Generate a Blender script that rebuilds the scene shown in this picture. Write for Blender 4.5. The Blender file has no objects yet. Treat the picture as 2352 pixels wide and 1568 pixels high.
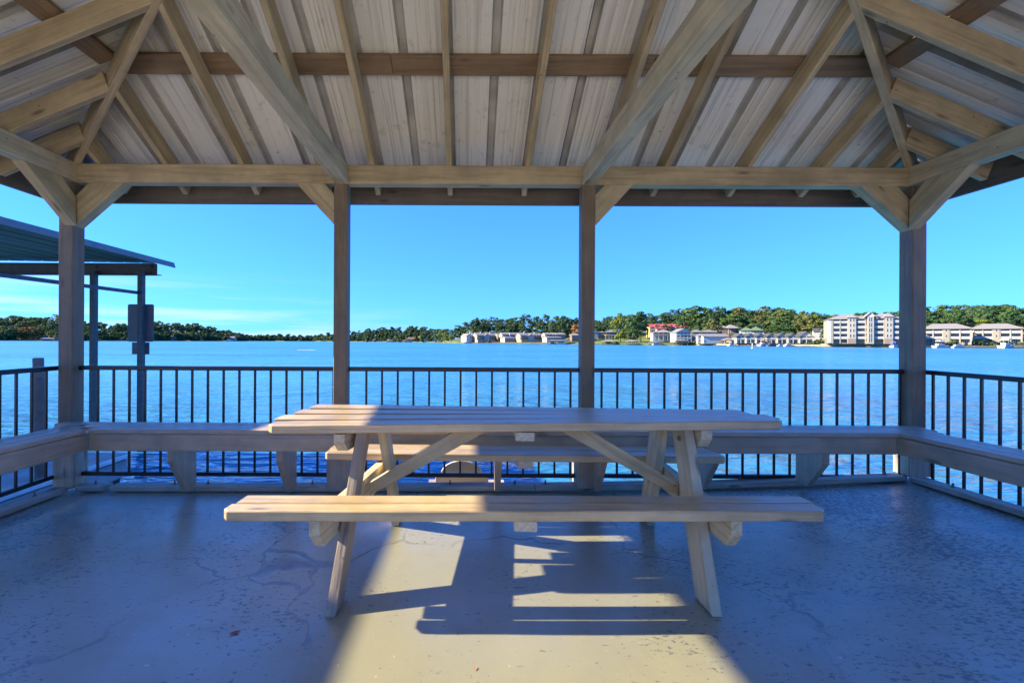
import bpy, math, random
import numpy as np
from mathutils import Vector, Matrix

# ------------------------------------------------------------------ camera, sky, sun, exposure
S = bpy.context.scene
COL = S.collection
EYE = 1.18                    # eye height over the slab
FPX, X0, HOR, ROLL = 980.0, 1075.0, 783.0, 0.0048   # focal length etc. in units of a 2352 px wide picture
camd = bpy.data.cameras.new('camera'); cam = bpy.data.objects.new('camera', camd); COL.objects.link(cam)
camd.sensor_width = 36.0; camd.lens = FPX / 2352 * 36.0
camd.shift_x = (1176 - X0) / 2352; camd.shift_y = 0.0
camd.clip_start = 0.05; camd.clip_end = 12000
cam.location = (0, 0, EYE); cam.rotation_euler = (math.pi / 2, -ROLL, 0)
S.camera = cam

SUN_DIR = Vector((1.92, -0.13, -1.0)).normalized()      # the way the light travels
sund = bpy.data.lights.new('sun', 'SUN'); sun = bpy.data.objects.new('sun', sund); COL.objects.link(sun)
sund.energy = 5.0; sund.angle = math.radians(0.53); sund.color = (1.0, 0.86, 0.60)
sun.rotation_euler = SUN_DIR.to_track_quat('-Z', 'Y').to_euler()
sun.location = (-30, 3, 20)

W = bpy.data.worlds.new('World'); S.world = W; W.use_nodes = True
wn, wl = W.node_tree.nodes, W.node_tree.links
wn.clear()
sky = wn.new('ShaderNodeTexSky'); sky.sky_type = 'NISHITA'; sky.sun_disc = False
sky.sun_elevation = math.asin(-SUN_DIR.z)
sky.sun_rotation = math.atan2(-SUN_DIR.x, -SUN_DIR.y)
sky.air_density = 1.0; sky.dust_density = 0.15; sky.ozone_density = 2.5; sky.altitude = 0
gm = wn.new('ShaderNodeGamma'); gm.inputs['Gamma'].default_value = 0.60           # the picture's even, deep blue daylight
hs = wn.new('ShaderNodeMix'); hs.data_type = 'RGBA'; hs.blend_type = 'MULTIPLY'; hs.inputs['Factor'].default_value = 1.0
hs.inputs['B'].default_value = (0.172, 0.56, 1.58, 1)
bg = wn.new('ShaderNodeBackground'); bg.inputs['Strength'].default_value = 0.15
wo = wn.new('ShaderNodeOutputWorld')
wl.new(sky.outputs[0], gm.inputs[0]); wl.new(gm.outputs[0], hs.inputs['A'])
# thin wisps of cloud low over the lake
tc = wn.new('ShaderNodeTexCoord'); mp = wn.new('ShaderNodeMapping'); mp.inputs['Scale'].default_value = (1.6, 1.6, 26)
nz = wn.new('ShaderNodeTexNoise'); nz.inputs['Scale'].default_value = 1.7; nz.inputs['Detail'].default_value = 6; nz.inputs['Roughness'].default_value = 0.55
rp = wn.new('ShaderNodeValToRGB'); rp.color_ramp.elements[0].position = 0.45; rp.color_ramp.elements[1].position = 0.68
sx = wn.new('ShaderNodeSeparateXYZ'); er = wn.new('ShaderNodeValToRGB')
er.color_ramp.elements[0].position = 0.0; er.color_ramp.elements[0].color = (.85, .85, .85, 1)
er.color_ramp.elements[1].position = 0.14; er.color_ramp.elements[1].color = (0, 0, 0, 1)
e0 = er.color_ramp.elements[0]; e0.color = (0, 0, 0, 1); e1 = er.color_ramp.elements.new(0.012); e1.color = (.85, .85, .85, 1)
mu = wn.new('ShaderNodeMath'); mu.operation = 'MULTIPLY'
mu2 = wn.new('ShaderNodeMath'); mu2.operation = 'MULTIPLY'
xr = wn.new('ShaderNodeMapRange'); xr.inputs['From Min'].default_value = -.55; xr.inputs['From Max'].default_value = -.05; xr.inputs['To Min'].default_value = 1.0; xr.inputs['To Max'].default_value = 0.0   # a cloud bank in the west only
mx = wn.new('ShaderNodeMix'); mx.data_type = 'RGBA'
wl.new(tc.outputs['Generated'], mp.inputs[0]); wl.new(mp.outputs[0], nz.inputs['Vector']); wl.new(nz.outputs['Fac'], rp.inputs[0])
wl.new(tc.outputs['Generated'], sx.inputs[0]); wl.new(sx.outputs['Z'], er.inputs[0])
wl.new(rp.outputs[0], mu.inputs[0]); wl.new(er.outputs[0], mu.inputs[1])
wl.new(sx.outputs['X'], xr.inputs['Value']); wl.new(mu.outputs[0], mu2.inputs[0]); wl.new(xr.outputs[0], mu2.inputs[1]); wl.new(mu2.outputs[0], mx.inputs['Factor']); wl.new(hs.outputs['Result'], mx.inputs['A']); mx.inputs['B'].default_value = (1.9, 2.2, 2.4, 1)
wl.new(mx.outputs['Result'], bg.inputs['Color']); wl.new(bg.outputs[0], wo.inputs['Surface'])

S.render.engine = 'CYCLES'
S.view_settings.view_transform = 'Standard'; S.view_settings.look = 'None'
S.view_settings.exposure = 1.75; S.view_settings.gamma = 1.0
S.view_settings.use_curve_mapping = False
S.cycles.use_denoising = True
S.cycles.max_bounces = 6; S.cycles.diffuse_bounces = 5; S.cycles.glossy_bounces = 2
S.cycles.sample_clamp_indirect = 8.0
S.cycles.caustics_reflective = False; S.cycles.caustics_refractive = False
S.cycles.use_adaptive_sampling = True; S.cycles.adaptive_threshold = 0.02

def T(px, Y): return (px - X0) / FPX * Y
def Zp(py, px, Y): return EYE - (py - (HOR + ROLL * (px - 1176))) / FPX * Y

# ------------------------------------------------------------------ helpers
def mesh(name, verts, faces, smooth=False):
    m = bpy.data.meshes.new(name)
    m.from_pydata([tuple(v) for v in verts], [], faces); m.update()
    if smooth:
        m.polygons.foreach_set('use_smooth', [True] * len(m.polygons))
    return m

def put(name, me, mat, parent=None, mtx=None):
    """link a mesh object; mtx is a world matrix (parents are unrotated empties or rotated things: converted here)"""
    o = bpy.data.objects.new(name, me); COL.objects.link(o)
    if mat is not None and len(me.materials) == 0: me.materials.append(mat)
    mtx = mtx if mtx is not None else Matrix.Identity(4)
    if parent is not None:
        o.parent = parent
        o.matrix_basis = WM[parent].inverted() @ mtx
    else:
        o.matrix_basis = mtx
    WM[o] = mtx.copy()
    return o
WM = {}

def tag(o, label=None, cat=None, group=None, kind=None):
    if label: o['label'] = label
    if cat: o['category'] = cat
    if group: o['group'] = group
    if kind: o['kind'] = kind
    return o

def thing(name, label, cat, loc=(0, 0, 0), rz=0.0, group=None):
    o = bpy.data.objects.new(name, None); COL.objects.link(o)
    o.empty_display_size = 0.2
    m = Matrix.Translation(loc) @ Matrix.Rotation(rz, 4, 'Z')
    o.matrix_basis = m; WM[o] = m
    return tag(o, label, cat, group)

def frame(p0, p1, up=(0, 0, 1)):
    x = (Vector(p1) - Vector(p0)).normalized(); u = Vector(up)
    y = u.cross(x).normalized(); z = x.cross(y)
    m = Matrix((x, y, z)).transposed().to_4x4()
    m.translation = Vector(p0)
    return m

def bar_mesh(L, w, d, ch=0.004):
    c = min(ch, w * .3, d * .3); a, b = w / 2, d / 2
    ring = [(-a + c, -b), (a - c, -b), (a, -b + c), (a, b - c), (a - c, b), (-a + c, b), (-a, b - c), (-a, -b + c)]
    vs = [(0, y, z) for y, z in ring] + [(L, y, z) for y, z in ring]
    fs = [(i, (i + 1) % 8, (i + 1) % 8 + 8, i + 8) for i in range(8)] + [tuple(range(7, -1, -1)), tuple(range(8, 16))]
    return mesh('bar', vs, fs)

def bar(name, p0, p1, w, d, mat, parent=None, up=(0, 0, 1), ch=0.004):
    """timber from p0 to p1 (axis), w across, d along up; mesh x axis runs along the grain"""
    L = (Vector(p1) - Vector(p0)).length
    return put(name, bar_mesh(L, w, d, ch), mat, parent, frame(p0, p1, up))

def box(name, a, b, mat, parent=None, ch=0.004, axis='x'):
    """axis-aligned box between corners, grain along axis"""
    a = Vector(a); b = Vector(b); c = (a + b) / 2
    if axis == 'x': return bar(name, (a.x, c.y, c.z), (b.x, c.y, c.z), abs(b.y - a.y), abs(b.z - a.z), mat, parent, ch=ch)
    if axis == 'y': return bar(name, (c.x, a.y, c.z), (c.x, b.y, c.z), abs(b.x - a.x), abs(b.z - a.z), mat, parent, ch=ch)
    return bar(name, (c.x, c.y, a.z), (c.x, c.y, b.z), abs(b.x - a.x), abs(b.y - a.y), mat, parent, up=(0, 1, 0), ch=ch)

def prism(name, pts, ext, mat, parent=None, grain=None, ch=0.003):
    """planar polygon pts (world) pushed along ext; local x follows grain"""
    pts = [Vector(p) for p in pts]; ext = Vector(ext); n = len(pts)
    g = Vector(grain) if grain else (pts[1] - pts[0])
    m = frame(pts[0], pts[0] + g, ext)
    inv = m.inverted()
    # front ring, chamfered rings, back ring
    cen = sum(pts, Vector()) / n
    e = ext.normalized() * ch
    def shrink(p): return p + (cen - p).normalized() * ch * 1.2
    rings = [[shrink(p) for p in pts], [p + e for p in pts], [p + ext - e for p in pts], [shrink(p) + ext for p in pts]]
    vs = [inv @ p for r in rings for p in r]
    fs = []
    for k in range(3):
        for i in range(n):
            j = (i + 1) % n
            fs.append((k * n + i, k * n + j, (k + 1) * n + j, (k + 1) * n + i))
    fs.append(tuple(range(n - 1, -1, -1))); fs.append(tuple(range(3 * n, 4 * n)))
    me = mesh(name, vs, fs)
    import bmesh
    bm = bmesh.new(); bm.from_mesh(me); bmesh.ops.recalc_face_normals(bm, faces=bm.faces); bm.to_mesh(me); bm.free()
    return put(name, me, mat, parent, m)

def lathe_mesh(prof, n=12, smooth=True):
    vs = [(r * math.cos(2 * math.pi * k / n), r * math.sin(2 * math.pi * k / n), z) for r, z in prof for k in range(n)]
    fs = [(i * n + k, i * n + (k + 1) % n, (i + 1) * n + (k + 1) % n, (i + 1) * n + k) for i in range(len(prof) - 1) for k in range(n)]
    fs += [tuple(range(n - 1, -1, -1)), tuple(range((len(prof) - 1) * n, len(prof) * n))]
    return mesh('turned', vs, fs, smooth)

# ------------------------------------------------------------------ materials
class NT:
    def __init__(s, name):
        s.m = bpy.data.materials.new(name); s.m.use_nodes = True
        s.t = s.m.node_tree; s.n = s.t.nodes; s.l = s.t.links
        s.p = s.n['Principled BSDF']
    def new(s, k, **kw):
        nd = s.n.new('ShaderNode' + k)
        for a, v in kw.items():
            if a in nd.inputs: nd.inputs[a].default_value = v
            else: setattr(nd, a, v)
        return nd
    def link(s, a, b): s.l.new(a, b)
    def coord(s, kind='Object', scale=(1, 1, 1), loc=(0, 0, 0)):
        c = s.new('TexCoord') if kind != 'Position' else s.new('NewGeometry')
        m = s.new('Mapping'); m.inputs['Scale'].default_value = scale; m.inputs['Location'].default_value = loc
        s.link(c.outputs[kind], m.inputs[0]); return m.outputs[0]
    def offset_by_object(s, vec):
        oi = s.new('ObjectInfo'); sc = s.new('VectorMath', operation='SCALE'); cb = s.new('CombineXYZ')
        for k in range(3): s.link(oi.outputs['Random'], cb.inputs[k])
        s.link(cb.outputs[0], sc.inputs[0]); sc.inputs['Scale'].default_value = 37.0
        ad = s.new('VectorMath', operation='ADD'); s.link(vec, ad.inputs[0]); s.link(sc.outputs[0], ad.inputs[1])
        return ad.outputs[0]
    def noise(s, vec, scale, detail=4, rough=.55, dist=0.0):
        n = s.new('TexNoise'); n.inputs['Scale'].default_value = scale; n.inputs['Detail'].default_value = detail
        n.inputs['Roughness'].default_value = rough; n.inputs['Distortion'].default_value = dist
        s.link(vec, n.inputs['Vector']); return n.outputs['Fac']
    def ramp(s, fac, stops):
        r = s.new('ValToRGB'); e = r.color_ramp.elements
        while len(e) < len(stops): e.new(0.5)
        for k, (p, c) in enumerate(stops):
            e[k].position = p; e[k].color = (c, c, c, 1) if isinstance(c, (int, float)) else (*c, 1)
        s.link(fac, r.inputs[0]); return r.outputs[0]
    def mix(s, fac, a, b, blend='MIX'):
        m = s.new('Mix', data_type='RGBA', blend_type=blend)
        for sock, v in (('Factor', fac), ('A', a), ('B', b)):
            if isinstance(v, (int, float)): m.inputs[sock].default_value = v if sock == 'Factor' else (v, v, v, 1)
            elif isinstance(v, tuple): m.inputs[sock].default_value = (*v, 1)
            else: s.link(v, m.inputs[sock])
        return m.outputs['Result']
    def math(s, op, a, b=0.0):
        m = s.new('Math', operation=op)
        for k, v in enumerate((a, b)):
            if isinstance(v, (int, float)): m.inputs[k].default_value = v
            else: s.link(v, m.inputs[k])
        return m.outputs[0]
    def bump(s, h, strength=.3, dist=.01):
        b = s.new('Bump'); b.inputs['Strength'].default_value = strength; b.inputs['Distance'].default_value = dist
        s.link(h, b.inputs['Height']); s.link(b.outputs[0], s.p.inputs['Normal']); return b
    def col(s, c):
        if isinstance(c, tuple): s.p.inputs['Base Color'].default_value = (*c, 1)
        else: s.link(c, s.p.inputs['Base Color'])
    def rough(s, r):
        if isinstance(r, (int, float)): s.p.inputs['Roughness'].default_value = r
        else: s.link(r, s.p.inputs['Roughness'])

def bare_mix(c, b): return tuple(.5 * x + .5 * y for x, y in zip(c, b))
def painted_wood(name, c, worn=0.25, spread=.22, bare=(.23, .16, .10), rough=.62, grainy=1.0, ior=1.5):
    t = NT(name)
    v = t.offset_by_object(t.coord('Object'))
    def stretched(sx, sy):
        m = t.new('Mapping'); m.inputs['Scale'].default_value = (sx, sy, sy); t.link(v, m.inputs[0]); return m.outputs[0]
    grain = t.noise(stretched(1.6, 34), 1.0, 3, .6, .6)
    fine = t.noise(stretched(5, 120), 1.0, 1, .6)
    blotch = t.noise(v, 5.0, 3, .6)
    oi = t.new('ObjectInfo')
    dark = tuple(k * (1 - spread) for k in c); lite = tuple(min(.9, k * (1 + spread)) for k in c)
    base = t.mix(t.ramp(blotch, [(.3, 0.), (.7, 1.)]), dark, lite)
    base = t.mix(t.ramp(oi.outputs['Random'], [(0., .0), (1., .32)]), base, tuple(k * .82 for k in c))
    base = t.mix(t.math('MULTIPLY', t.ramp(grain, [(.36, 1.), (.52, 0.)]), .55 * grainy), base, tuple(k * .55 for k in c))
    # worn patches where bare wood shows, nail heads, insect specks
    wear = t.math('MULTIPLY', t.ramp(t.noise(stretched(2.2, 14), 1.0, 4, .7, .4), [(.60, 0.), (.70, 1.)]), worn)
    base = t.mix(wear, base, bare)
    stain = t.math('MULTIPLY', t.ramp(t.noise(stretched(.9, 3.2), 1.0, 3, .6), [(.52, 0.), (.72, 1.)]), .38)
    base = t.mix(stain, base, tuple(k * .48 for k in bare_mix(c, bare)))
    vo = t.new('TexVoronoi'); vo.inputs['Scale'].default_value = 9.0; vo.inputs['Randomness'].default_value = 1.0; t.link(v, vo.inputs['Vector'])
    speck = t.ramp(vo.outputs['Distance'], [(.035, 1.), (.06, 0.)])
    base = t.mix(t.math('MULTIPLY', speck, .75), base, (.06, .045, .035))
    vk = t.new('TexVoronoi'); vk.inputs['Scale'].default_value = 1.0; t.link(stretched(2.0, 7.0), vk.inputs['Vector'])
    base = t.mix(t.ramp(vk.outputs['Distance'], [(.05, .75), (.13, 0.)]), base, tuple(k * .30 for k in bare_mix(c, bare)))
    t.col(base); t.rough(t.ramp(blotch, [(.3, rough - .08), (.7, rough + .1)]))
    t.p.inputs['IOR'].default_value = ior
    h = t.math('ADD', t.math('MULTIPLY', grain, 1.0), t.math('MULTIPLY', fine, .5))
    h = t.math('SUBTRACT', h, t.math('MULTIPLY', speck, .6))
    t.bump(h, .8 * grainy, .004)
    return t.m

M = {}
M['tan'] = painted_wood('tan painted timber', (.52, .415, .25), .16)
M['cream'] = painted_wood('cream painted timber', (.60, .505, .345), .15)
M['taupe'] = painted_wood('taupe painted boards', (.44, .345, .255), .10, grainy=.7, rough=.40, ior=1.75)
M['table'] = painted_wood('tan painted table boards', (.53, .395, .225), .30, rough=.36, ior=1.8)
M['worn'] = painted_wood('weathered leg', (.42, .34, .26), .75, bare=(.16, .12, .085))
M['post'] = painted_wood('brown grey painted posts', (.22, .16, .105), .15)
M['brown'] = painted_wood('bare brown purlin wood', (.27, .185, .11), .4, bare=(.12, .085, .05), rough=.75)
M['fascia'] = painted_wood('dark weathered fascia', (.165, .135, .11), .5, bare=(.08, .06, .045), rough=.8)
M['kerb'] = painted_wood('painted kerb timber', (.42, .37, .31), .35, bare=(.12, .10, .085))

def ceiling_metal(axis):
    t = NT('white painted roof sheet, ribs along ' + axis)
    v = t.coord('Position')
    def run(across, along, detail):
        m = t.new('Mapping'); m.inputs['Scale'].default_value = (across, along, along) if axis == 'y' else (along, across, along); t.link(v, m.inputs[0])
        return t.noise(m.outputs[0], 1.0, detail, .6)
    n = t.noise(v, 1.1, 3, .6); f = t.noise(v, 14, 3, .6)
    oi = t.new('ObjectInfo')
    c = t.mix(n, (.88, .86, .79), (.80, .79, .74))
    c = t.mix(t.ramp(oi.outputs['Random'], [(0., 0.), (1., .55)]), c, (.60, .62, .58))
    c = t.mix(t.ramp(run(16, .5, 3), [(.54, 0.), (.66, .38)]), c, (.38, .38, .36))      # run-off streaks
    c = t.mix(t.ramp(run(60, 1.2, 2), [(.57, 0.), (.64, .42)]), c, (.36, .36, .35))
    c = t.mix(t.ramp(f, [(.60, 0.), (.72, .35)]), c, (.34, .31, .25))
    vo = t.new('TexVoronoi'); vo.inputs['Scale'].default_value = 7.0; t.link(v, vo.inputs['Vector'])
    c = t.mix(t.ramp(vo.outputs['Distance'], [(.03, .8), (.055, 0.)]), c, (.08, .07, .06))
    t.col(c); t.rough(.45)
    return t.m
M['sheet'] = ceiling_metal('y'); M['sheet_x'] = ceiling_metal('x')

def floor_mat():
    t = NT('grey painted concrete')
    v = t.coord('Position')
    big = t.noise(v, .75, 6, .62, .3); mid = t.noise(v, 4.5, 6, .65); fine = t.noise(v, 60, 4, .6)
    c = t.mix(t.ramp(big, [(.35, 0.), (.65, 1.)]), (.262, .254, .172), (.312, .300, .200))
    c = t.mix(t.ramp(mid, [(.45, 0.), (.75, .5)]), c, (.205, .200, .145))
    # dark flaked patches in clusters, streaky
    sv = t.new('Mapping'); sv.inputs['Scale'].default_value = (1.0, 1.9, 1); t.link(v, sv.inputs[0])
    flake = t.noise(sv.outputs[0], 34, 4, .66, .4)
    where = t.ramp(t.noise(v, 1.35, 3, .5), [(.38, 0.), (.62, .12)])
    sp = t.new('SeparateXYZ'); t.link(v, sp.inputs[0])
    worn = t.ramp(t.math('MULTIPLY', t.math('ADD', sp.outputs['X'], 3.0), 1 / 6.5), [(.0, .085), (.10, .06), (.32, .0), (.62, .0), (.76, .10), (1., .115)])
    fl = t.math('GREATER_THAN', t.math('ADD', t.math('ADD', flake, where), worn), .702)
    c = t.mix(t.math('MULTIPLY', fl, .9), c, (.05, .05, .05))
    st = t.math('MULTIPLY', t.ramp(t.noise(sv.outputs[0], 2.0, 5, .68, .4), [(.50, 0.), (.68, 1.)]), t.math('MULTIPLY', worn, 7.0))
    c = t.mix(t.math('MINIMUM', st, .62), c, (.10, .10, .095))
    # pale scuffs
    sc = t.ramp(t.noise(v, 42, 3, .6), [(.70, 0.), (.75, .7)])
    c = t.mix(sc, c, (.66, .64, .58))
    # rust tint
    ru = t.math('MULTIPLY', t.ramp(t.noise(v, 2.2, 4, .6, .2), [(.64, 0.), (.78, 1.)]), .35)
    c = t.mix(ru, c, (.34, .24, .14))
    # hairline cracks
    dn = t.new('TexNoise'); dn.inputs['Scale'].default_value = 2.6; dn.inputs['Detail'].default_value = 5; t.link(v, dn.inputs['Vector'])
    ad = t.new('VectorMath', operation='MULTIPLY_ADD'); t.link(dn.outputs['Color'], ad.inputs[0]); ad.inputs[1].default_value = (.55, .55, 0); t.link(v, ad.inputs[2])
    vo = t.new('TexVoronoi', feature='DISTANCE_TO_EDGE'); vo.inputs['Scale'].default_value = .62; t.link(ad.outputs[0], vo.inputs['Vector'])
    cr = t.ramp(vo.outputs['Distance'], [(.0025, 1.), (.0065, 0.)])
    cr = t.math('MULTIPLY', cr, t.ramp(t.noise(v, 1.1, 3, .6), [(.42, 0.), (.55, 1.)]))
    c = t.mix(t.math('MULTIPLY', cr, .8), c, (.07, .065, .06))
    t.col(c)
    r = t.math('ADD', t.ramp(mid, [(.3, .28), (.7, .46)]), t.math('MULTIPLY', fl, .12))
    t.rough(r); t.p.inputs['IOR'].default_value = 2.6
    h = t.math('ADD', t.math('MULTIPLY', mid, .22), t.math('MULTIPLY', fine, .12))
    h = t.math('SUBTRACT', h, t.math('MULTIPLY', fl, .5)); h = t.math('SUBTRACT', h, cr)
    t.bump(h, .35, .008)
    return t.m
M['floor'] = floor_mat()

def plain(name, c, rough=.6, metal=0.0, vary=.12, scale=8.0, coord='Object', bump=0.0):
    t = NT(name)
    n = t.noise(t.coord(coord), scale, 4, .6)
    t.col(t.mix(t.ramp(n, [(.3, 0.), (.7, 1.)]), tuple(k * (1 - vary) for k in c), tuple(min(1, k * (1 + vary)) for k in c)))
    t.rough(rough); t.p.inputs['Metallic'].default_value = metal
    if bump: t.bump(n, bump, .01)
    return t.m
M['rib'] = plain('roof ribs in painted shade', (.50, .49, .455), .5, 0, .2, 6, 'Position')  # darker colour on the ribs stands in for shade in their recesses
M['rail'] = plain('black railing paint', (.012, .013, .018), .34)
M['galv'] = plain('galvanised steel', (.06, .07, .085), .5, .3, .35, 14)
M['dark_steel'] = plain('weathered steel', (.085, .088, .09), .6, .3, .2, 6)
M['dock_roof'] = plain('teal grey roof sheet', (.055, .085, .085), .55, 0, .12, 2)
M['dock_roof'].node_tree.nodes['Principled BSDF'].inputs['Specular IOR Level'].default_value = .05
M['dock_edge'] = plain('aluminium eave trim', (.17, .175, .175), .5, .4)
M['pale'] = plain('pale bounce concrete', (.66, .60, .50), .85, 0, .1, 2, bump=.2)  # kept pale so the unseen ground throws more light upward
M['concrete'] = plain('dock concrete', (.34, .345, .34), .8, 0, .2, 3, bump=.3)
M['dock_dark'] = plain('dark dock float', (.05, .055, .055), .8, 0, .3, 5)
M['white_edge'] = plain('white dock bumper', (.66, .68, .70), .5)
M['sign_back'] = plain('bare aluminium sign back', (.11, .12, .135), .6, .1, .08, 3)
M['pile'] = painted_wood('grey weathered pile', (.20, .17, .145), .5, bare=(.09, .075, .06), rough=.85)
M['white_board'] = plain('white plywood board', (.44, .42, .37), .6, 0, .08, 4)
M['bolt'] = plain('rusty bolt', (.25, .17, .12), .6, .5)
M['leaf_red'] = plain('dry red leaf', (.45, .06, .05), .7)
M['leaf_orange'] = plain('dry orange leaf', (.55, .16, .06), .7)
M['nail'] = plain('cut end grain', (.58, .50, .38), .8, 0, .2, 60, bump=.5)

def water_mat():
    t = NT('lake water')
    v = t.coord('Position')
    m1 = t.new('Mapping'); m1.inputs['Scale'].default_value = (.52, 1.2, 1); m1.inputs['Rotation'].default_value = (0, 0, .30); t.link(v, m1.inputs[0])
    swell = t.noise(m1.outputs[0], .10, 7, .53, .15)          # every size of wave, from gusts to chop
    a = t.noise(m1.outputs[0], 1.7, 3, .5, .35)               # ripples near the slab
    m2 = t.new('Mapping'); m2.inputs['Scale'].default_value = (.010, .030, 1); t.link(v, m2.inputs[0])
    gust = t.ramp(t.noise(m2.outputs[0], 1.0, 4, .6), [(.35, .55), (.65, 1.25)])
    h = t.math('ADD', t.math('MULTIPLY', swell, 1.5), t.math('MULTIPLY', a, .26))
    h = t.math('MULTIPLY', h, gust)
    t.col(t.mix(t.ramp(t.noise(m2.outputs[0], 2.3, 3, .6), [(.35, 0.), (.65, 1.)]), (.046, .225, .335), (.030, .165, .295))); sp = t.new('SeparateXYZ'); t.link(v, sp.inputs[0])
    # open water is wind-ruffled, the water in the lee of the docks is not
    t.rough(t.ramp(t.math('MULTIPLY', sp.outputs['Y'], .01), [(.08, .09), (.35, .26), (1., .32)])); t.p.inputs['IOR'].default_value = 1.333
    t.bump(h, 1.0, 1.0)
    return t.m
M['water'] = water_mat()

def ground_mat():
    t = NT('shore grass and leaf litter')
    v = t.coord('Position')
    n = t.noise(v, .05, 5, .6); f = t.noise(v, .5, 4, .6)
    c = t.mix(t.ramp(n, [(.4, 0.), (.6, 1.)]), (.05, .065, .02), (.13, .19, .035))
    c = t.mix(t.math('MULTIPLY', f, .5), c, (.12, .10, .04))
    t.col(c); t.rough(.95)
    return t.m
M['ground'] = ground_mat()
def lawn_mat():
    t = NT('mown lawn'); n = t.noise(t.coord('Position'), .35, 4, .6)
    t.col(t.mix(n, (.10, .21, .03), (.22, .30, .05))); t.rough(.95); return t.m
M['lawn'] = lawn_mat()

def foliage(name, a, b, rnd=.5):
    t = NT(name)
    g = t.new('NewGeometry'); oi = t.new('ObjectInfo')
    n = t.noise(t.coord('Position'), .11, 3, .6)
    f = t.math('ADD', t.math('MULTIPLY', g.outputs['Random Per Island'], .45), t.math('MULTIPLY', oi.outputs['Random'], .55))
    f = t.math('ADD', t.math('MULTIPLY', f, .6), t.math('MULTIPLY', n, .4))
    t.col(t.mix(t.ramp(f, [(.2, 0.), (.8, 1.)]), a, b)); t.rough(.75)
    t.p.inputs['Specular IOR Level'].default_value = .25
    tr = t.new('BsdfTranslucent'); tr.inputs['Color'].default_value = (*[min(1, k * 1.3) for k in b], 1)
    ms = t.new('MixShader'); ms.inputs[0].default_value = .22
    out = t.n['Material Output']
    t.link(t.p.outputs[0], ms.inputs[1]); t.link(tr.outputs[0], ms.inputs[2]); t.link(ms.outputs[0], out.inputs['Surface'])
    return t.m
M['pine'] = foliage('pine needles', (.022, .062, .024), (.072, .145, .044))
M['oak'] = foliage('broad green leaves', (.034, .085, .022), (.095, .155, .04))
M['olive'] = foliage('turning olive leaves', (.075, .10, .03), (.17, .175, .05))
M['yellow'] = foliage('yellow green leaves', (.10, .15, .025), (.22, .24, .035))
M['orange'] = foliage('orange autumn leaves', (.22, .10, .025), (.36, .18, .05))
M['bush'] = foliage('hedge leaves', (.04, .075, .02), (.10, .14, .04))
M['bark'] = plain('pine bark', (.15, .115, .085), .9, 0, .25, 3)
M['wood_far'] = foliage('far wood', (.026, .064, .030), (.088, .140, .050))

# ------------------------------------------------------------------ setting: slab, added bounce pavement, lake
WATER = -0.80
def zf(X): return .0095 * max(X - .3, 0) ** 2 - .006 * max(-X, 0)

def sheet_grid(name, xs, ys, zfun, mat, thick=.3):
    nx, ny = len(xs), len(ys)
    vs = [(x, y, zfun(x, y)) for y in ys for x in xs]
    fs = [(j * nx + i, j * nx + i + 1, (j + 1) * nx + i + 1, (j + 1) * nx + i) for j in range(ny - 1) for i in range(nx - 1)]
    rim = [i for i in range(nx)] + [j * nx + nx - 1 for j in range(1, ny)] + [(ny - 1) * nx + i for i in range(nx - 2, -1, -1)] + [j * nx for j in range(ny - 2, 0, -1)]
    b = len(vs); vs += [(vs[i][0], vs[i][1], vs[i][2] - thick) for i in rim]; k = len(rim)
    fs += [(rim[(i + 1) % k], rim[i], b + i, b + (i + 1) % k) for i in range(k)]
    return tag(put(name, mesh(name, vs, fs, False), mat), kind='structure')

lin = lambda a, b, n: [a + (b - a) * i / n for i in range(n + 1)]
sheet_grid('floor', lin(-3.30, 3.66, 40), lin(-1.6, 3.47, 12), lambda x, y: zf(x), M['floor'], .42)
sheet_grid('bounce_pavement', lin(-18, 18, 12), lin(-24, -1.62, 8), lambda x, y: -.012, M['pale'], .6)  # unseen, added wide and pale behind the camera to bounce warm light
put_w = tag(put('lake_water', mesh('lake', [(-6000, -300, WATER), (6000, -300, WATER), (6000, 6000, WATER), (-6000, 6000, WATER)], [(0, 1, 2, 3)]), M['water']), kind='structure')

# ------------------------------------------------------------------ pavilion
YW = 3.353                       # inner face of the rear wall plate
XL, XR = -3.079, 3.456           # inner faces of the side plates
PITCH, AL, AR, XA, YA, ZA = .579, 1.410, 1.369, .237, 1.001, 3.930   # underside of the rafters rises to this apex
PL, PR = PITCH / AL, PITCH / AR
YF = 2 * YA - YW                 # front wall line
pav = thing('pavilion', 'open lakeside pavilion of tan painted timber under a hipped white metal roof', 'pavilion', (XA, YA, 0))
ZB0, ZB1 = 2.419, 2.566          # wall plates
ZBM = (ZB0 + ZB1) / 2
def zr_back(y): return ZA - PITCH * abs(y - YA)
def zr_side(x): return ZA - (PL * (XA - x) if x < XA else PR * (x - XA))

# posts
PXC = {'l': -3.165, 'm': T(785, 3.405), 'n': T(1347, 3.405), 'r': 3.545}
def post(x, y, w=.104):
    p = box('post', (x - w / 2, y - w / 2, zf(x) + .03), (x + w / 2, y + w / 2, ZB0), M['post'], pav, axis='z', ch=.006)
    return p
def wrap(p, x, y, w, z1=.395):
    """boxed boards round the foot of a post, joints left open"""
    z0 = zf(x) + .041; h = w / 2
    for s in (-1, 1):
        box('base_board', (x - h, y + s * (h - .011) - .011, z0), (x + h, y + s * (h - .011) + .011, z1), M['taupe'], p, axis='z')
        box('base_board', (x + s * (h - .011) - .011, y - h + .0245, z0), (x + s * (h - .011) + .011, y + h - .0245, z1), M['taupe'], p, axis='z')
yp = YW + .052
for k, x in PXC.items():
    p = post(x, yp, .112 if k in 'lr' else .104)
    wrap(p, x, yp, .152 if k in 'lr' else .176)
for x in PXC.values(): post(x, YF - .052, .108)
for x in (PXC['l'], PXC['r']):
    p = post(x, YA, .108)

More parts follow.
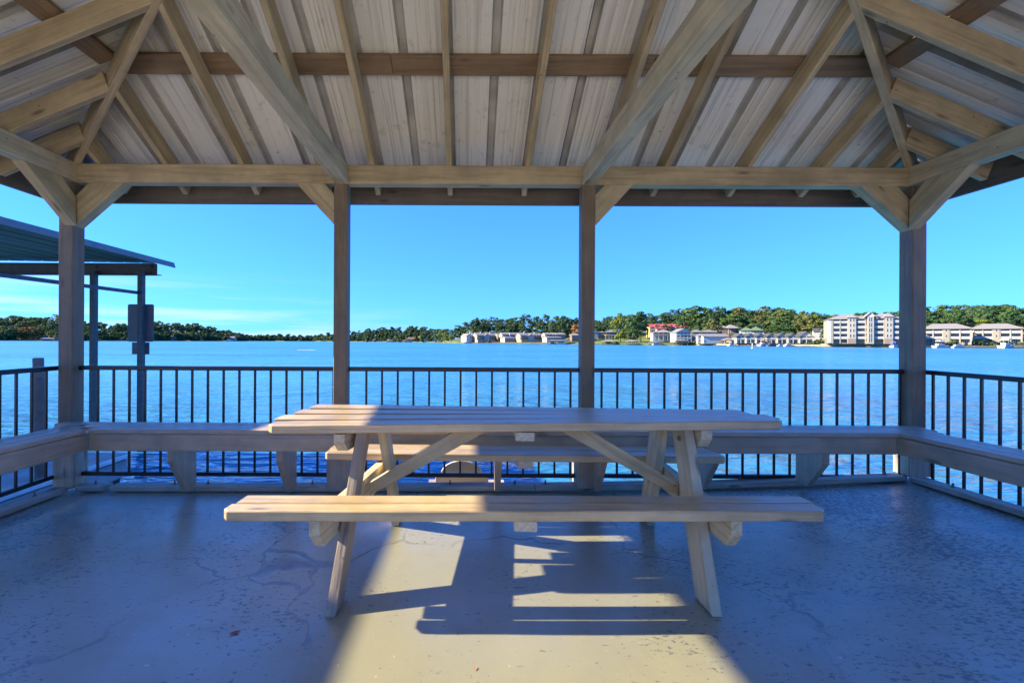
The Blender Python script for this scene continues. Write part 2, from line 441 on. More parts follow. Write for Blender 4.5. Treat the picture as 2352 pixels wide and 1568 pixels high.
# wall plates and tie beams
box('wall_plate', (XL - .16, YW + .004, ZB0), (PXC['m'] - .03, YW + .094, ZB1), M['tan'], pav, ch=.006)
box('wall_plate', (PXC['m'] - .027, YW + .006, ZB0 - .001), (PXC['n'] + .03, YW + .096, ZB1 - .002), M['tan'], pav, ch=.006)
box('wall_plate', (PXC['n'] + .033, YW + .003, ZB0 - .002), (XR + .16, YW + .093, ZB1 - .001), M['tan'], pav, ch=.006)
box('wall_plate', (XL - .16, YF - .09, ZB0), (XR + .16, YF, ZB1), M['tan'], pav, ch=.006)
def plate_y(xa, xb, s):   # side plates lean a little off square, as in the place
    bar('wall_plate', (xa + s * .047, YW + .002, ZBM), (xb + s * .047, YF + .002, ZBM), .09, .147, M['cream'], pav, ch=.006)
plate_y(XL, XL + .12, -1); plate_y(XR, XR + .10, 1)
bar('tie_beam', (PXC['m'] + .006, YW, ZBM - .006), (PXC['m'] + .04, YF, ZBM - .006), .104, .15, M['cream'], pav, ch=.007)
bar('tie_beam', (PXC['n'] - .002, YW, ZBM - .006), (PXC['n'] + .07, YF, ZBM - .006), .104, .15, M['cream'], pav, ch=.007)

# knee braces
def brace_x(xpost, s, reach=.39, drop=.345, neck=.11):
    y0 = YW + .012
    pts = [(xpost, y0, ZB0 - drop), (xpost + s * reach, y0, ZB0), (xpost + s * neck, y0, ZB0), (xpost, y0, ZB0 - neck)]
    prism('knee_brace', pts, (0, .085, 0), M['tan'], pav)
def brace_y(xc, s, reach=.40, drop=.345, neck=.12):
    yb = YW
    pts = [(xc - .042, yb, ZB0 - drop), (xc - .042, yb - reach, ZB0), (xc - .042, yb - neck, ZB0), (xc - .042, yb, ZB0 - neck)]
    prism('knee_brace', pts, (.084, 0, 0), M['tan'], pav)
brace_x(PXC['l'] + .056, 1); brace_x(PXC['m'] - .052, -1, .30, .325, .08)
brace_x(PXC['n'] + .052, 1, .30, .325, .08); brace_x(PXC['r'] - .056, -1)
brace_y(XL - .047, -1); brace_y(XR + .047, 1)

# rafters
RD = .14
cb = math.cos(math.atan(PITCH))
rx = [T(p, YW) for p in (373, 550, 727, 851, 1029, 1212, 1392, 1531, 1720, 1898)]
YE = YW + .33
def yhip(x): return YA + (XA - x) / AL if x < XA else YA + (x - XA) / AR
for x in rx:
    off = RD / 2 / cb
    y1 = max(yhip(x), YA + .05)
    bar('rafter', (x, YE - .03, zr_back(YE - .03) + off), (x + .02, y1 + .02, zr_back(y1 + .02) + off), .042, RD, M['tan'], pav)
# short jacks right at the corners
for x in (XL + .16, XR - .16):
    off = RD / 2 / cb
    bar('rafter', (x, YE - .03, zr_back(YE - .03) + off), (x, yhip(x) + .03, zr_back(yhip(x) + .03) + off), .042, RD, M['tan'], pav)
XEL, XER = XL - .33 * AL, XR + .33 * AR
for s, a, pit, xe, xs in ((-1, AL, PL, XEL, rx[:2]), (1, AR, PR, XER, rx[-2:])):
    ys = [yhip(x) for x in xs]; ys.sort(reverse=True)
    ys = [YW - .16] + ys + [ys[-1] - .62, ys[-1] - 1.24, ys[-1] - 1.86]
    off = RD / 2 * math.sqrt(1 + pit * pit)
    for y in ys:
        xh = XA + s * a * abs(y - YA)
        if abs(xh - XA) < .1: xh = XA + s * .1
        bar('rafter', (xe - s * .03, y, zr_side(xe - s * .03) + off), (xh + s * .03, y, zr_side(xh + s * .03) + off), .042, RD, M['tan'], pav)
# hips
for sx, a, xe in ((-1, AL, XEL), (1, AR, XER)):
    for sy in (1, -1):
        p0 = Vector((xe, YA + sy * (YE - YA), zr_back(YE) + .075)); p1 = Vector((XA + sx * .03, YA + sy * .02, ZA + .075))
        bar('hip_rafter', p0, p1, .046, .165, M['tan'], pav)
# metal caps over the hips
for sx, a in ((-1, AL), (1, AR)):
    for sy in (1, -1):
        d = YW + .36 - YA; pit = PL if sx < 0 else PR
        p0 = Vector((XA + sx * a * d, YA + sy * d, ZA + .207 + .052 - PITCH * d)); p1 = Vector((XA, YA, ZA + .207 + .052))
        bar('hip_cap', p0, p1, .22, .012, M['sheet'], pav)
# purlins lying flat on the rafters
YPU = 2.864
vo = RD / cb
for ypu, w in ((YPU, .125), (1.75, .12)):
    zc = zr_back(ypu) + vo + .022
    xa, xb = XA - AL * (ypu - YA) + .03, XA + AR * (ypu - YA) - .03
    sl = Vector((0, -1, PITCH)).normalized()
    up = Vector((0, PITCH, 1)).normalized()
    cuts = [xa, xa + (xb - xa) * .36, xa + (xb - xa) * .70, xb]
    for i in range(3):
        bar('purlin', (cuts[i] + .002, ypu, zc), (cuts[i + 1] - .002, ypu, zc), w, .038, M['brown'], pav, up=up)
    for s, x, pit in ((-1, XA - AL * (ypu - YA), PL), (1, XA + AR * (ypu - YA), PR)):
        zs = zr_side(x) + vo + .018
        bar('purlin', (x, ypu - .05, zs), (x, YA - (ypu - YA), zs), w, .038, M['brown'], pav, up=Vector((s * pit, 0, 1)).normalized())
# fascia
zfa, zfb = 2.362, 2.362 + .217
bar('fascia', (XEL, YE + .019, (zfa + zfb) / 2), (XER, YE + .019, (zfa + zfb) / 2), .038, .217, M['fascia'], pav)
bar('fascia', (XEL - .019, YE - .001, (zfa + zfb) / 2), (XEL - .019, 2 * YA - YE, (zfa + zfb) / 2), .038, .217, M['fascia'], pav)
bar('fascia', (XER + .019, YE - .001, (zfa + zfb) / 2), (XER + .019, 2 * YA - YE, (zfa + zfb) / 2), .038, .217, M['fascia'], pav)
bar('fascia', (XEL, 2 * YA - YE - .019, (zfa + zfb) / 2), (XER, 2 * YA - YE - .019, (zfa + zfb) / 2), .038, .217, M['fascia'], pav)

# closure trims under the ribs at the eaves
zt_ = ZA + .207 - PITCH * (YE + .02 - YA) + .022
for a_, b_ in (((XEL - .03, YE + .02, zt_), (XER + .03, YE + .02, zt_)), ((XEL - .03, 2 * YA - YE - .02, zt_), (XER + .03, 2 * YA - YE - .02, zt_)),
               ((XEL - .028, YE + .012, zt_ + .001), (XEL - .028, 2 * YA - YE - .012, zt_ + .001)), ((XER + .028, YE + .012, zt_ + .001), (XER + .028, 2 * YA - YE - .012, zt_ + .001))):
    bar('eave_trim', a_, b_, .012, .072, M['sheet'], pav)

# roof sheets: ribbed panels, 0.915 m cover, ribs running up the slope
def rib_profile(u0, u1, phase):
    """list of (u, height) of a ribbed panel between u0 and u1"""
    out = [(u0, 0.0)]
    k = math.floor((u0 - phase) / .305) - 1
    while phase + k * .305 < u1:
        c = phase + k * .305
        for du, h in ((-.032, 0), (-.020, .044), (.020, .044), (.032, 0), (.10, 0), (.108, .005), (.118, .005), (.126, 0), (.179, 0), (.187, .005), (.197, .005), (.205, 0)):
            if u0 < c + du < u1: out.append((c + du, h))
        k += 1
    out.append((u1, 0.0)); out.sort(); return out
ROOF_OFF = .207
rnd = random.Random(4)
def roof_plane(lo, hi, point, topv, apex_u, mat):
    """point(u, v, h) -> world; v runs from 1 (eave) to topv(u)"""
    u = lo + .02; k = 0
    while u < hi - .02:
        e = min(u + .915, hi - .02)
        pr = rib_profile(u, e, lo + .1)
        if u < apex_u < e: pr.append((apex_u, 0.0)); pr.sort()
        vs, fs = [], []
        lift = .008 * (k % 2)
        for uu, h in pr: vs.append(point(uu, None, h + lift))
        for uu, h in pr: vs.append(point(uu, topv(uu), h + lift))
        n = len(pr)
        fs = [(i, i + 1, n + i + 1, n + i) for i in range(n - 1)]
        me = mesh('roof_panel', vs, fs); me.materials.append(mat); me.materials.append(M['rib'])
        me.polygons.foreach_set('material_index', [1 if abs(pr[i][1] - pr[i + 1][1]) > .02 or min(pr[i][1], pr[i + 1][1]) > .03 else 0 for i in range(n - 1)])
        put('roof_panel', me, None, pav)
        u = e - .05 if e < hi - .03 else hi
        k += 1
EAVE = .36
def roof_pt_back(sy):
    d = YW + EAVE - YA
    def f(u, v, h):
        y = YA + sy * (d if v is None else v)
        return (u, y, ZA + ROOF_OFF - PITCH * abs(y - YA) + h)
    return f
dB = YW + EAVE - YA
tv = lambda u: min(dB, max((XA - u) / AL, (u - XA) / AR, 0))
for sy in (1, -1): roof_plane(XA - AL * dB, XA + AR * dB, roof_pt_back(sy), tv, XA, M['sheet'])
for sx, a, pit in ((-1, AL, PL), (1, AR, PR)):
    def f(u, v, h, sx=sx, a=a, pit=pit):
        x = XA + sx * (a * dB if v is None else v)
        return (x, u, ZA + ROOF_OFF - pit * abs(x - XA) + h)
    roof_plane(YA - dB, YA + dB, f, lambda u, a=a: min(a * dB, a * abs(u - YA)), YA, M['sheet_x'])

# ------------------------------------------------------------------ kerb timbers round the slab
def kerb(label, p0, p1, w, inner, bolts=(), h=.040):
    """p0,p1: inner bottom edge; inner: unit vector from the inner edge outward"""
    p0 = Vector(p0); p1 = Vector(p1); n = Vector(inner)
    c0 = p0 + n * w / 2 + Vector((0, 0, h / 2 + .009)); c1 = p1 + n * w / 2 + Vector((0, 0, h / 2 + .009))
    t = thing('kerb_timber', label, 'timber', tuple(c0), group='kerb timbers round the slab')
    bar('board', c0, c1, w, h, M['kerb'], t, ch=.006)
    for f in bolts:
        q = c0.lerp(c1, f) + n * .012 + Vector((0, 0, h / 2))
        put('bolt', BOLT, M['bolt'], t, Matrix.Translation(q))
BOLT = lathe_mesh([(.014, -.002), (.014, .004), (.0065, .0045), (.0065, .026), (.004, .028)], 8)
YK = 3.338
kerb('short painted kerb timber at the left rear corner post', (-3.07, YK, zf(-3)), (-2.86, YK, zf(-2.86)), .108, (0, 1, 0), (.5,))
kerb('long rear kerb timber left of the middle joint', (-2.80, YK, zf(-2.8)), (T(1230, YK), YK, zf(.5)), .108, (0, 1, 0), (.14, .22, .47, .80, .955))
kerb('rear kerb timber from the middle joint to the second rear post', (T(1232, YK), YK, zf(.5)), (2.0, YK, zf(2.0)), .108, (0, 1, 0), (.06, .62, .85))
kerb('rear kerb timber ending at the right rear corner', (2.003, YK, zf(2.0)), (3.43, YK, zf(3.43)), .108, (0, 1, 0), (.12, .93))
kerb('kerb timber along the left edge of the slab', (-3.12, YK - .005, zf(-3.1)), (-3.08, -1.5, zf(-3.1)), .11, (-1, 0, 0), (.04, .3, .6))
kerb('kerb timber along the right edge of the slab', (3.455, YK - .003, zf(3.45)), (3.44, -1.5, zf(3.45)), .11, (1, 0, 0), (.05, .35, .6))

# ------------------------------------------------------------------ railings
def railing(label, p0, p1, z0=.108, z1=.955, first=.06, step=.1262, drop=0.0):
    p0 = Vector((*p0, 0)); p1 = Vector((*p1, 0)); L = (p1 - p0).length; d = (p1 - p0) / L
    t = thing('railing', label, 'railing', tuple(p0), group='black metal railings')
    dz = Vector((0, 0, drop))
    bar('top_rail', p0 + Vector((0, 0, z1)), p1 + Vector((0, 0, z1)) - dz, .042, .034, M['rail'], t)
    bar('bottom_rail', p0 + Vector((0, 0, z0)), p1 + Vector((0, 0, z0)) - dz, .034, .032, M['rail'], t)
    s = first; hgt = z1 - z0 - .032
    me = bar_mesh(hgt, .0155, .0155, .002); me.materials.append(M['rail'])
    up = frame((0, 0, 0), (0, 0, 1), (0, 1, 0))
    while s < L - .02:
        q = p0 + d * s + Vector((0, 0, z0 + .016)) - dz * (s / L)
        put('baluster', me, None, t, Matrix.Translation(q) @ up)
        s += step
YR = 3.43
railing('black railing bay at the rear between the left corner post and the first inner post', (PXC['l'] + .03, YR), (PXC['m'] - .03, YR), first=T(225.8, YR) - PXC['l'] - .03)
railing('black railing bay at the rear between the two inner posts', (PXC['m'] - .02, YR), (PXC['n'] + .02, YR), first=T(842, YR) - PXC['m'] + .02)
railing('black railing bay at the rear between the second inner post and the right corner post', (PXC['n'] + .03, YR), (PXC['r'] - .03, YR), first=.10)
railing('black railing along the left side of the pavilion', (-3.245, YW + .05), (-3.20, YF), first=.12, step=.11, drop=.06)
railing('black railing along the right side of the pavilion', (3.625, YW + .05), (3.60, YF), first=.08, step=.105, drop=.06)

# ------------------------------------------------------------------ fixed benches
ZS = .548
yb0 = 3.012
bt = thing('fixed_bench', 'long taupe bench built along the rear railing', 'bench', (0, 3.15, 0), group='benches fixed along the railings')
for i in range(3):
    y = yb0 + i * .0945
    x0 = (-2.99, -3.10, -3.10)[i]; x1 = (3.33, 3.42, 3.44)[i]
    if i == 0: x0, x1 = T(200, 3.01), 3.36
    if i == 1: x0 = T(200, 3.01) - .13
    box('seat_plank', (x0, y, ZS - .032), (x1, y + .089, ZS - .001 * (i % 2)), M['taupe'], bt)
box('apron', (T(200, 3.01) + .004, yb0 + .016, .392), (T(2067, 3.01) - .004, yb0 + .048, ZS - .034), M['taupe'], bt)
def bracket_x(x, t):
    pts = [(x, 3.066, .395), (x, 3.334, .395), (x, 3.334, zf(x) + .048), (x, 3.225, zf(x) + .048), (x, 3.066, .31)]
    prism('bracket', pts, (.042, 0, 0), M['taupe'], t, grain=(0, 0, 1))
for x in (T(386, 3.07), T(636, 3.07), T(1141, 3.07), T(1383, 3.07), T(1640, 3.07), T(1893, 3.07)): bracket_x(x, bt)
def side_bench(label, xin, s):
    t = thing('fixed_bench', label, 'bench', (xin, 1.0, 0), group='benches fixed along the railings')
    for i in range(3):
        a = xin + s * i * .0945; b = a + s * .089
        y1 = yb0 + (.09 if False else -.004) + (0, .09, .185)[i]
        box('seat_plank', (min(a, b), YF + .1, ZS - .031 + .002), (max(a, b), yb0 - .003 if s > 0 else y1, ZS + .001), M['taupe'], t, axis='y')
    box('apron', (min(xin + s * .016, xin + s * .048), YF + .1, .391), (max(xin + s * .016, xin + s * .048), yb0 + .045, ZS - .034), M['taupe'], t, axis='y')
    for y in (2.05, 1.1, .15, -.8):
        z0 = zf(xin) + .048
        pts = [(xin + s * .055, y, .39), (xin + s * .33, y, .39), (xin + s * .33, y, z0), (xin + s * .23, y, z0), (xin + s * .055, y, .31)]
        prism('bracket', pts, (0, .042, 0), M['taupe'], t, grain=(0, 0, 1))
side_bench('taupe bench built along the left side railing', T(200, 3.01), -1)
side_bench('taupe bench built along the right side railing', T(2067, 3.01), 1)

# ------------------------------------------------------------------ picnic table
tb = thing('picnic_table', 'tan wooden picnic table with two attached benches in the middle of the slab', 'picnic table', (.29, 2.36, 0))
def plank(name, xl, xr, y0, y1, zl, zr, th, mat, clip=.03, cl=True, cr=True, yl=0.0):
    """board along x with clipped near corners; top at zl (left) and zr (right)"""
    n = 10
    out = []
    c = clip
    # plan outline, slightly wavy edge
    pts = []
    k = random.Random(int(xl * 1000) + int(y0 * 777))
    pts.append((xl, y0 + (c if cl else .002), )); pts.append((xl + (c if cl else .002) * .9, y0))
    for i in range(1, n): pts.append((xl + (xr - xl) * i / n, y0 + k.uniform(-.0016, .0016)))
    pts.append((xr - (c if cr else .002) * .9, y0)); pts.append((xr, y0 + (c if cr else .002)))
    pts.append((xr - .002, y1)); 
    for i in range(n - 1, 0, -1): pts.append((xl + (xr - xl) * i / n, y1 + k.uniform(-.0012, .0012)))
    pts.append((xl + .002, y1))
    m = len(pts); e = .0045
    cx, cy = (xl + xr) / 2, (y0 + y1) / 2
    def zt(x): return zl + (zr - zl) * (x - xl) / (xr - xl)
    def ins(p, q): return (p[0] + (q if p[0] < cx else -q), p[1] + (q if p[1] < cy else -q))
    rings = []
    for q, dz in ((e, 0), (0, -e), (0, -th + e), (e, -th)):
        rings.append([(*ins(p, q), zt(p[0]) + dz) for p in pts])
    base = Vector((xl, cy, zt(xl) - th / 2))
    vs = [Vector(v) - base for r in rings for v in r]
    fs = []
    for r in range(3):
        for i in range(m):
            j = (i + 1) % m
            fs.append((r * m + j, r * m + i, (r + 1) * m + i, (r + 1) * m + j))
    # caps as strips: pair bottom edge with top edge points
    for r, flip in ((0, False), (3, True)):
        o = r * m
        a = list(range(0, n + 3)); b = list(range(m - 1, n + 2, -1))
        f = tuple(o + i for i in range(m))
        fs.append(f if not flip else f[::-1])
    return put(name, mesh(name, vs, fs), mat, tb, Matrix.Translation(base))
lerp = lambda a, b, t: a + (b - a) * t
TT = .042
xls = [T(610, 2.10), T(631, 2.24), T(681, 2.40), T(722, 2.58)]
xrs = [T(1809, 2.10), T(1788, 2.25), T(1729, 2.42), T(1703, 2.58)]
for i in range(4):
    y0 = 2.10 + i * .1335; y1 = y0 + .1245; f = (i + .4) / 4
    plank('table_plank', xls[i], xrs[i], y0, y1, lerp(.7585, .796, f), lerp(.799, .763, f), TT, M['table'], .035, cl=i in (0,), cr=i in (0, 3))
# front and rear bench boards
plank('bench_plank', T(507, 1.78), T(1908, 1.78), 1.78, 1.865, .468, .480, .045, M['table'], .03)
plank('bench_plank', T(545, 1.875), T(1875, 1.875), 1.873, 1.962, .470, .478, .045, M['table'], .03, cl=False, cr=False)
plank('bench_plank', T(746, 2.66), T(1671, 2.66), 2.66, 2.778, .482, .469, .044, M['table'], .02)
plank('bench_plank', T(758, 2.78), T(1640, 2.78), 2.783, 2.905, .481, .470, .044, M['table'], .02, cl=False, cr=False)
# A frames
LT = .046
def leg(x_foot, x_top, yf0, yf1, yt0, yt1, ztop, mat):
    z0 = zf(x_foot) + .002
    pts = [(x_foot, yf0, z0), (x_foot, yf1, z0), (x_top, yt1, ztop), (x_top, yt0, ztop)]
    prism('leg', pts, (LT, 0, 0), mat, tb, grain=(x_top - x_foot, yt0 - yf0, ztop - z0), ch=.005)
leg(-.609, -.572, 1.828, 1.962, 2.20, 2.34, .716, M['worn'])
leg(-.481, -.513, 2.728, 2.862, 2.39, 2.53, .730, M['cream'])
leg(1.050, 1.118, 1.828, 1.962, 2.20, 2.34, .728, M['cream'])
leg(1.150, 1.085, 2.728, 2.862, 2.39, 2.53, .722, M['cream'])
def rail_y(name, xa, xb, y0, y1, zt, h, cut=.06, w=LT):
    """cross piece along y with its lower corners cut off, xa at the near end, xb at the far end"""
    def X(y): return xa + (xb - xa) * (y - y0) / (y1 - y0)
    pr = [(y0, zt), (y1, zt), (y1, zt - h * .5), (y1 - cut, zt - h), (y0 + cut, zt - h), (y0, zt - h * .5)]
    prism(name, [(X(y), y, z) for y, z in pr], (w, 0, 0), M['cream'], tb, grain=(xb - xa, y1 - y0, 0))
rail_y('bench_support', -.670, -.540, 1.80, 2.885, .424, .135, .055)
rail_y('bench_support', 1.118, 1.20, 1.80, 2.885, .434, .135, .055)
rail_y('top_cleat', -.668, -.590, 2.125, 2.615, .714, .09, .04, .055)
rail_y('top_cleat', 1.165, 1.19, 2.125, 2.615, .744, .09, .04, .055)
bar('centre_cleat', (T(1207, 2.12), 2.115, .709), (T(1207, 2.12) + .02, 2.62, .709), .092, .042, M['nail'], tb)
bar('centre_cleat', (T(1207, 1.82), 1.79, .405), (T(1207, 1.82) + .01, 1.955, .405), .096, .042, M['nail'], tb)
bar('centre_cleat', (T(1207, 2.68), 2.67, .41), (T(1207, 2.68), 2.895, .41), .096, .042, M['nail'], tb)
TB = lathe_mesh([(.013, 0), (.012, .005), (.006, .009)], 8)
for x_, y_, z_, sgn in ((-.563, 2.03, .36, 1), (-.563, 2.10, .345, 1), (1.062, 2.03, .37, -1), (1.066, 2.10, .355, -1), (-.565, 2.23, .67, 1), (1.105, 2.23, .68, -1), (-.452, 2.66, .36, 1), (1.142, 2.66, .36, -1)):
    put('bolt', TB, M['bolt'], tb, Matrix.Translation((x_, y_, z_)) @ Matrix.Rotation(sgn * math.pi / 2, 4, 'Y'))
yd = 2.33
def diag(xb, zb0, zb1, xt0, xt1, zt):
    pts = [(xb, yd, zb0), (xt1, yd, zt), (xt0, yd, zt), (xb, yd, zb1)]
    prism('diagonal_brace', pts, (0, .044, 0), M['tan'], tb, grain=(xt1 - xb, 0, zt - zb0))
diag(T(850, yd), .335, .405, T(1050, yd) + .05, T(1124, yd) + .055, .728)
diag(T(1560, yd), .340, .408, T(1356, yd) - .055, T(1282, yd) - .05, .732)

# fallen leaves
def leaf(label, x, y, s, rz, mat):
    vs = [(-1, 0, .01), (-.4, .34, .05), (.3, .30, .04), (1, 0, .10), (.3, -.32, .03), (-.4, -.3, .06), (0, 0, 0)]
    me = mesh('leaf', [(a * s, b * s, c * s) for a, b, c in vs], [(0, 6, 1), (1, 6, 2), (2, 6, 3), (3, 6, 4), (4, 6, 5), (5, 6, 0)])
    o = put('fallen_leaf', me, mat, None, Matrix.Translation((x, y, zf(x) + .004)) @ Matrix.Rotation(rz, 4, 'Z'))
    tag(o, label, 'leaf')
yl = EYE * FPX / (1449 - 780); leaf('small dark red fallen leaf on the shaded slab left of the table', T(543, yl), yl, .024, .5, M['leaf_red'])
yl = EYE * FPX / (1535 - 783); leaf('tiny orange fallen leaf on the sunlit slab in front of the table', T(1095, yl), yl, .010, 1.1, M['leaf_orange'])

# ------------------------------------------------------------------ covered boat dock on the left
dk = thing('boat_shelter', 'covered boat dock with a flat teal metal roof on galvanised steel posts', 'boat shelter', (-7.5, 4, -.3))
XD, YD0, YD1, ZD = -5.50, 1.58, 7.93, 2.60  # near end stops short, out of view, to let sun in for bounce
# ribbed roof sheets, ribs parallel to the lake axis
x = XD
while x > XD - 7.0:
    prof = []
    for k in range(4):
        a = x - k * .305
        prof += [(a, 0), (a - .255, 0), (a - .265, .014), (a - .295, .014)]
    prof.append((x - 1.22, 0))
    vs = [(a, YD0, ZD + h + .012 * (XD - a)) for a, h in prof] + [(a, YD1, ZD + h + .012 * (XD - a)) for a, h in prof]
    n = len(prof)
    put('roof_panel', mesh('roof_panel', vs, [(i, i + 1, n + i + 1, n + i) for i in range(n - 1)]), M['dock_roof'], dk)
    x -= 1.222
prism('eave_trim', [(XD + .012, YD0, ZD + .02), (XD + .04, YD0, ZD - .075), (XD + .03, YD0, ZD - .078), (XD - .002, YD0, ZD + .01)], (0, YD1 - YD0 + .03, 0), M['dock_edge'], dk, ch=.001)
def channel(xr, y, zt, h=.215, xl=-12.2):
    f = .07
    o = box('frame_beam', (xl, y, zt - h), (xr, y + .012, zt), M['dark_steel'], dk, ch=.001)
    box('flange', (xl, y - f, zt - .012), (xr, y - .001, zt - .0005), M['dark_steel'], o, ch=.001)
    box('flange', (xl, y - f, zt - h + .0005), (xr + .1, y - .001, zt - h + .011), M['dark_steel'], o, ch=.001)
    for xx in (xr - .10, xr - 1.1):
        for zz in (zt - .06, zt - .16):
            put('bolt', BOLT2, M['galv'], o, Matrix.Translation((xx, y - .012, zz)) @ Matrix.Rotation(math.pi / 2, 4, 'X'))
BOLT2 = lathe_mesh([(.022, -.01), (.022, .012), (.012, .016)], 8)
channel(T(366, 7.85), 7.78, 2.565); channel(-5.48, 4.95, 2.565); channel(-5.48, 1.75, 2.565)
def dock_post(x, y, w=.085):
    o = box('post', (x - w / 2, y, -1.3), (x - w / 2 + .012, y + w, 2.40), M['galv'], dk, axis='z', ch=.001)
    box('flange', (x - w / 2 + .0125, y - .001, -1.3), (x + w / 2, y + .011, 2.40), M['galv'], o, axis='z', ch=.001)
    box('flange', (x + w / 2 - .012, y + .0115, -1.3), (x + w / 2, y + w, 2.40), M['galv'], o, axis='z', ch=.001)
dock_post(T(320, 7.6), 7.6, .085); dock_post(T(208, 7.6), 7.62, .085)
dock_post(-6.06, 1.8); dock_post(-7.0, 1.8); dock_post(-10.5, 7.6); dock_post(-10.5, 1.8)
bar('tie_bar', (T(316, 7.6) - .01, 7.6, 2.02), (T(316, 7.6), 1.8, 1.94), .05, .055, M['galv'], dk)
# floating walkway of the dock
wk = thing('floating_walkway', 'low floating dock walkway with a white bumper edge beside the pavilion', 'dock', (-5.5, 0, -.55))
box('deck', (-6.4, -1.6, -.40), (-4.52, 5.70, -.33), M['concrete'], wk, axis='y')
box('bumper', (-4.515, -1.6, -.375), (-4.47, 5.74, -.33), M['white_edge'], wk, axis='y')
box('bumper', (-6.4, 5.705, -.375), (-4.517, 5.745, -.331), M['white_edge'], wk)
box('float', (-6.35, -1.59, WATER - .25), (-4.56, 5.6, -.405), M['dock_dark'], wk, axis='y', ch=.03)
box('side_board', (-4.555, -1.6, -.62), (-4.52, 5.66, -.405), M['concrete'], wk, axis='y')
# sign plates seen from behind
def plate(label, x0, x1, z0, z1, y, r=.03):
    pts = []
    for cx, cz, a0 in ((x1 - r, z0 + r, -90), (x1 - r, z1 - r, 0), (x0 + r, z1 - r, 90), (x0 + r, z0 + r, 180)):
        for k in range(4):
            a = math.radians(a0 + 30 * k); pts.append((cx + r * math.cos(a), y, cz + r * math.sin(a)))
    o = prism('sign_plate', pts, (0, .006, 0), M['sign_back'], None, grain=(1, 0, 0), ch=.001)
    tag(o, label, 'sign')
ys_ = 7.72
plate('large rounded grey back of a sign on the right steel dock post', T(293, ys_), T(353, ys_), Zp(783, 320, ys_), Zp(697, 320, ys_), ys_)
plate('small square grey sign back below the larger sign on the dock post', T(303, ys_), T(343, ys_), Zp(812, 320, ys_), Zp(784.5, 320, ys_), ys_ + .001, .004)
# leaning pile
yp_ = 4.6
prof = [(.054, 0), (.050, .6), (.047, 1.5), (.046, 1.99), (.042, 2.0)]
pp0 = Vector((T(99, yp_), yp_, -1.02)); ptop = Vector((T(88, yp_), yp_, Zp(820, 88, yp_)))
pm = lathe_mesh([(r, z / 2.0 * (ptop - pp0).length) for r, z in prof], 14)
rot = (ptop - pp0).to_track_quat('Z', 'Y').to_matrix().to_4x4()
tag(put('mooring_pile', pm, M['pile'], None, Matrix.Translation(pp0) @ rot), 'leaning grey wooden pile standing in the water beyond the left railing', 'pile')
# white round-topped board behind the middle railing bay
yw_ = 3.62
wb = thing('white_board', 'white round topped board standing behind the middle railing bay', 'board', (T(1062, yw_), yw_, -.1))
cxw = T(1062, yw_); wU, wL = .178, .235
pts = [(cxw - .19, yw_, -.12), (cxw + .19, yw_, -.12), (cxw + .155, yw_, .055)]
prism('board_base', [(cxw - .235, yw_, -.12), (cxw + .235, yw_, -.12), (cxw + .222, yw_, .045), (cxw - .222, yw_, .045)], (0, .03, 0), M['white_board'], wb, grain=(1, 0, 0))
arc = [(cxw + .178 * math.cos(math.radians(a)), yw_, .052 + .115 * math.sin(math.radians(a))) for a in range(0, 181, 15)]
prism('board_top', arc, (0, .03, 0), M['white_board'], wb, grain=(1, 0, 0))
box('ledge', (T(985, yw_), yw_ - .11, -.13), (T(1160, yw_), yw_ + .10, -.02), M['taupe'], wb)

# ------------------------------------------------------------------ far shore: terrain
SH = [(-700, 520), (-300, 545), (0, 560), (120, 575), (200, 610), (300, 690), (400, 760), (520, 850), (552, 960), (575, 1300), (720, 1350), (765, 1050),
      (830, 980), (960, 800), (1000, 740), (1016, 520), (1040, 452), (1063, 434), (1200, 400), (1347, 351), (1500, 310), (1653, 272), (1850, 238), (2033, 217), (2200, 210), (2352, 205), (2600, 198), (3100, 190)]
TOPS = [(-700, 720), (0, 722), (60, 727), (130, 722), (190, 733), (260, 742), (310, 742), (350, 735), (420, 738), (470, 742), (530, 757), (560, 766), (740, 766), (770, 757), (830, 756),
        (890, 749), (950, 745), (1005, 752), (1030, 752), (1060, 738), (1085, 728), (1120, 724), (1200, 722), (1280, 720), (1330, 723), (1380, 727), (1430, 719), (1500, 716), (1550, 709), (1600, 706),
        (1700, 705), (1760, 705), (1810, 713), (1850, 715), (1900, 722), (2060, 717), (2130, 706), (2190, 699), (2260, 703), (2352, 703), (2700, 700), (3100, 700)]
def interp(tab, x):
    for (a, ya), (b, yb) in zip(tab, tab[1:]):
        if a <= x <= b: return ya + (yb - ya) * (x - a) / (b - a)
    return tab[0][1] if x < tab[0][0] else tab[-1][1]
def shore(x): return interp(SH, x)
def crest(x):      # height of the tree tops over the camera's level, 90 m behind the shore
    Y = shore(x) + 90
    return EYE + (HOR + ROLL * (x - 1176) - interp(TOPS, x)) / FPX * Y
def smooth(t): t = max(0., min(1., t)); return t * t * (3 - 2 * t)
def hill(x): return max(1.5, crest(x) - 19.0)
def ground(x, d):
    if d < 0: return WATER - .6
    return WATER + .25 + 1.0 * smooth(d / 6) + .02 * min(d, 40) + hill(x) * smooth((d - 22) / 75)
def at(px, d): Y = shore(px) + d; return Vector((T(px, Y), Y, ground(px, d)))
xs = list(range(-700, 3101, 20)); ds = [-6, 0, 2, 6, 14, 25, 40, 60, 85, 120, 180, 320, 700]
vs = [tuple(at(x, d)) for d in ds for x in xs]; n = len(xs)
fs = [(j * n + i, j * n + i + 1, (j + 1) * n + i + 1, (j + 1) * n + i) for j in range(len(ds) - 1) for i in range(n - 1)]
tag(put('terrain', mesh('terrain', vs, fs, True), M['ground']), kind='structure')
